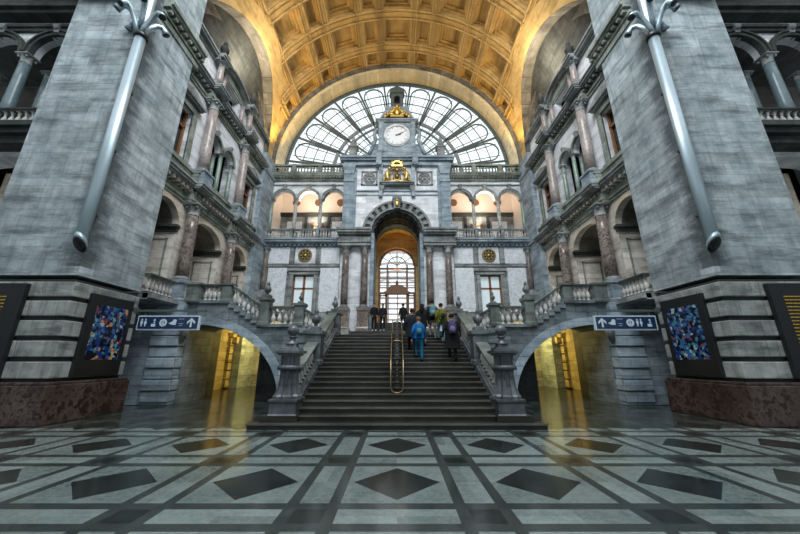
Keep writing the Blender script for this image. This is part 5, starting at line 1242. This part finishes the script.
    for j in range(mm_ + 1):
        e = PI / 2 - (PI * .62) * j / mm_
        for i in range(n):
            a = 2 * PI * i / n; fr = math.sin(a) < -.3
            ee = max(e, R(22)) if fr else e
            vs.append((.094 * math.cos(ee) * math.cos(a), .112 * math.cos(ee) * math.sin(a) + .006, 1.655 + .108 * math.sin(ee)))
    for j in range(mm_):
        for i in range(n): fs.append((j * n + i, j * n + (i + 1) % n, (j + 1) * n + (i + 1) % n, (j + 1) * n + i))
    mb.add(vs, fs, 0, True)
    if longhair:
        mb.tube([(0, .06, 1.68), (0, .11, 1.58), (0, .125, 1.45), (0, .13, 1.32)], .08, 10, radii=[.07, .085, .085, .04])
    part('hair' if not hood else 'hood', mb, hair)
    # eyes
    for sg in (-1, 1): mb = MB(); mb.ell(sg * .032, -.098, 1.655, .011, .008, .008, 8, 6); part('eye', mb, M['black'])
    mb = MB(); mb.ell(0, -.103, 1.583, .022, .008, .006, 8, 6); part('mouth', mb, plain('lips', (.35, .12, .10), .5))
    if pack:
        c1, c2 = pack
        vs = []; mb = MB(); mb.ell(0, .23, 1.24, .155, .10, .24, 14, 10); mb.box(-.12, .12, .13, .29, 1.02, 1.40); pk = part('backpack', mb, c1)
        mb = MB(); mb.ell(0, .32, 1.16, .11, .05, .11, 12, 8); q = part('front_pocket', mb, c2); q.parent = pk
        for sg in (-1, 1):
            mb = MB(); mb.tube([(sg * .1, .16, 1.42), (sg * .11, .02, 1.49), (sg * .11, -.12, 1.40), (sg * .13, -.13, 1.22), (sg * .14, .08, 1.05)], .02, 6); q = part('strap', mb, c2); q.parent = pk
    return t
F_ = {k: fabric(k + '_cloth', c) for k, c in dict(black=(.008, .009, .011), char=(.018, .020, .024), navy=(.011, .016, .024), blue=(.01, .13, .36), jean=(.03, .07, .12), teal=(.06, .20, .23), cyan=(.01, .13, .24), lime=(.12, .135, .02), purple=(.06, .055, .12), lav=(.16, .15, .28), brown=(.05, .03, .02), white=(.6, .62, .62), grey=(.22, .24, .25), hairb=(.01, .008, .007), hairl=(.16, .09, .04)).items()}
back = PI   # facing up the stairs, away from the camera
person('man in black jacket with white shoes standing at the top step, leftmost of the two', -1.53, 21.5, 3.505, 1.80, R(12), F_['black'], F_['black'], F_['white'], F_['hairb'], arm='pockets', group='two men waiting at the top')
person('man in charcoal jacket with white shoes standing at the top step, nearer the doors', -.96, 21.5, 3.505, 1.76, R(-10), F_['navy'], F_['black'], F_['white'], F_['hairb'], arm='mixed', group='two men waiting at the top')
def on(y): return step_z(y)
ppl = [
 ('person in dark coat walking through the portal toward the doors', .42, 21.9, 3.505, 1.85, back, 'black', 'black', 'black', 'hairb', .1, 1, None, False, 1.0),
 ('person in long dark navy coat climbing beside the centre handrail', .60, 12.75, None, 1.68, back + .1, 'navy', 'black', 'black', 'hairb', .25, 1, None, False, 1.25),
 ('person in bright blue jacket and blue jeans climbing, lowest by the handrail', .80, 12.0, None, 1.56, back, 'blue', 'cyan', 'black', 'hairl', .0, 1, ('blue', 'teal'), False, 1.05),
 ('person with long black hair climbing just above the blue jacket', 1.02, 13.2, None, 1.66, back - .1, 'black', 'char', 'black', 'hairb', .1, 1, None, True, 1.1),
 ('person in dark clothes with a pale teal backpack in the middle of the group', 1.53, 13.9, None, 1.66, back, 'black', 'grey', 'black', 'hairb', 0, 1, ('teal', 'grey'), False, 1.05),
 ('person in yellow green jacket and teal trousers on the right of the group', 1.85, 13.5, None, 1.60, back + .15, 'lime', 'teal', 'black', 'hairb', 0, 1, ('lime', 'char'), False, 1.05),
 ('person in long black coat with purple backpack, lowest near the right balustrade', 2.02, 12.0, None, 1.66, back - .05, 'black', 'black', 'black', 'hairb', .42, 1, ('purple', 'lav'), False, 1.3),
 ('person in charcoal jacket climbing between blue jacket and teal backpack', 1.25, 15.6, 2.755, 1.5, back, 'char', 'black', 'black', 'brown', 0, 1, None, True, 1.0),
]
for lab, x, y, z, H, rz, j, tr, sh, ha, coat, wk, pk, lh, bulk in ppl:
    if z is None: z = on(y)
    person(lab, x, y, z, H, rz, F_[j], F_[tr], F_[sh], F_[ha], coat, wk, 'down', (F_[pk[0]], F_[pk[1]]) if pk else None, lh, bulk=bulk)
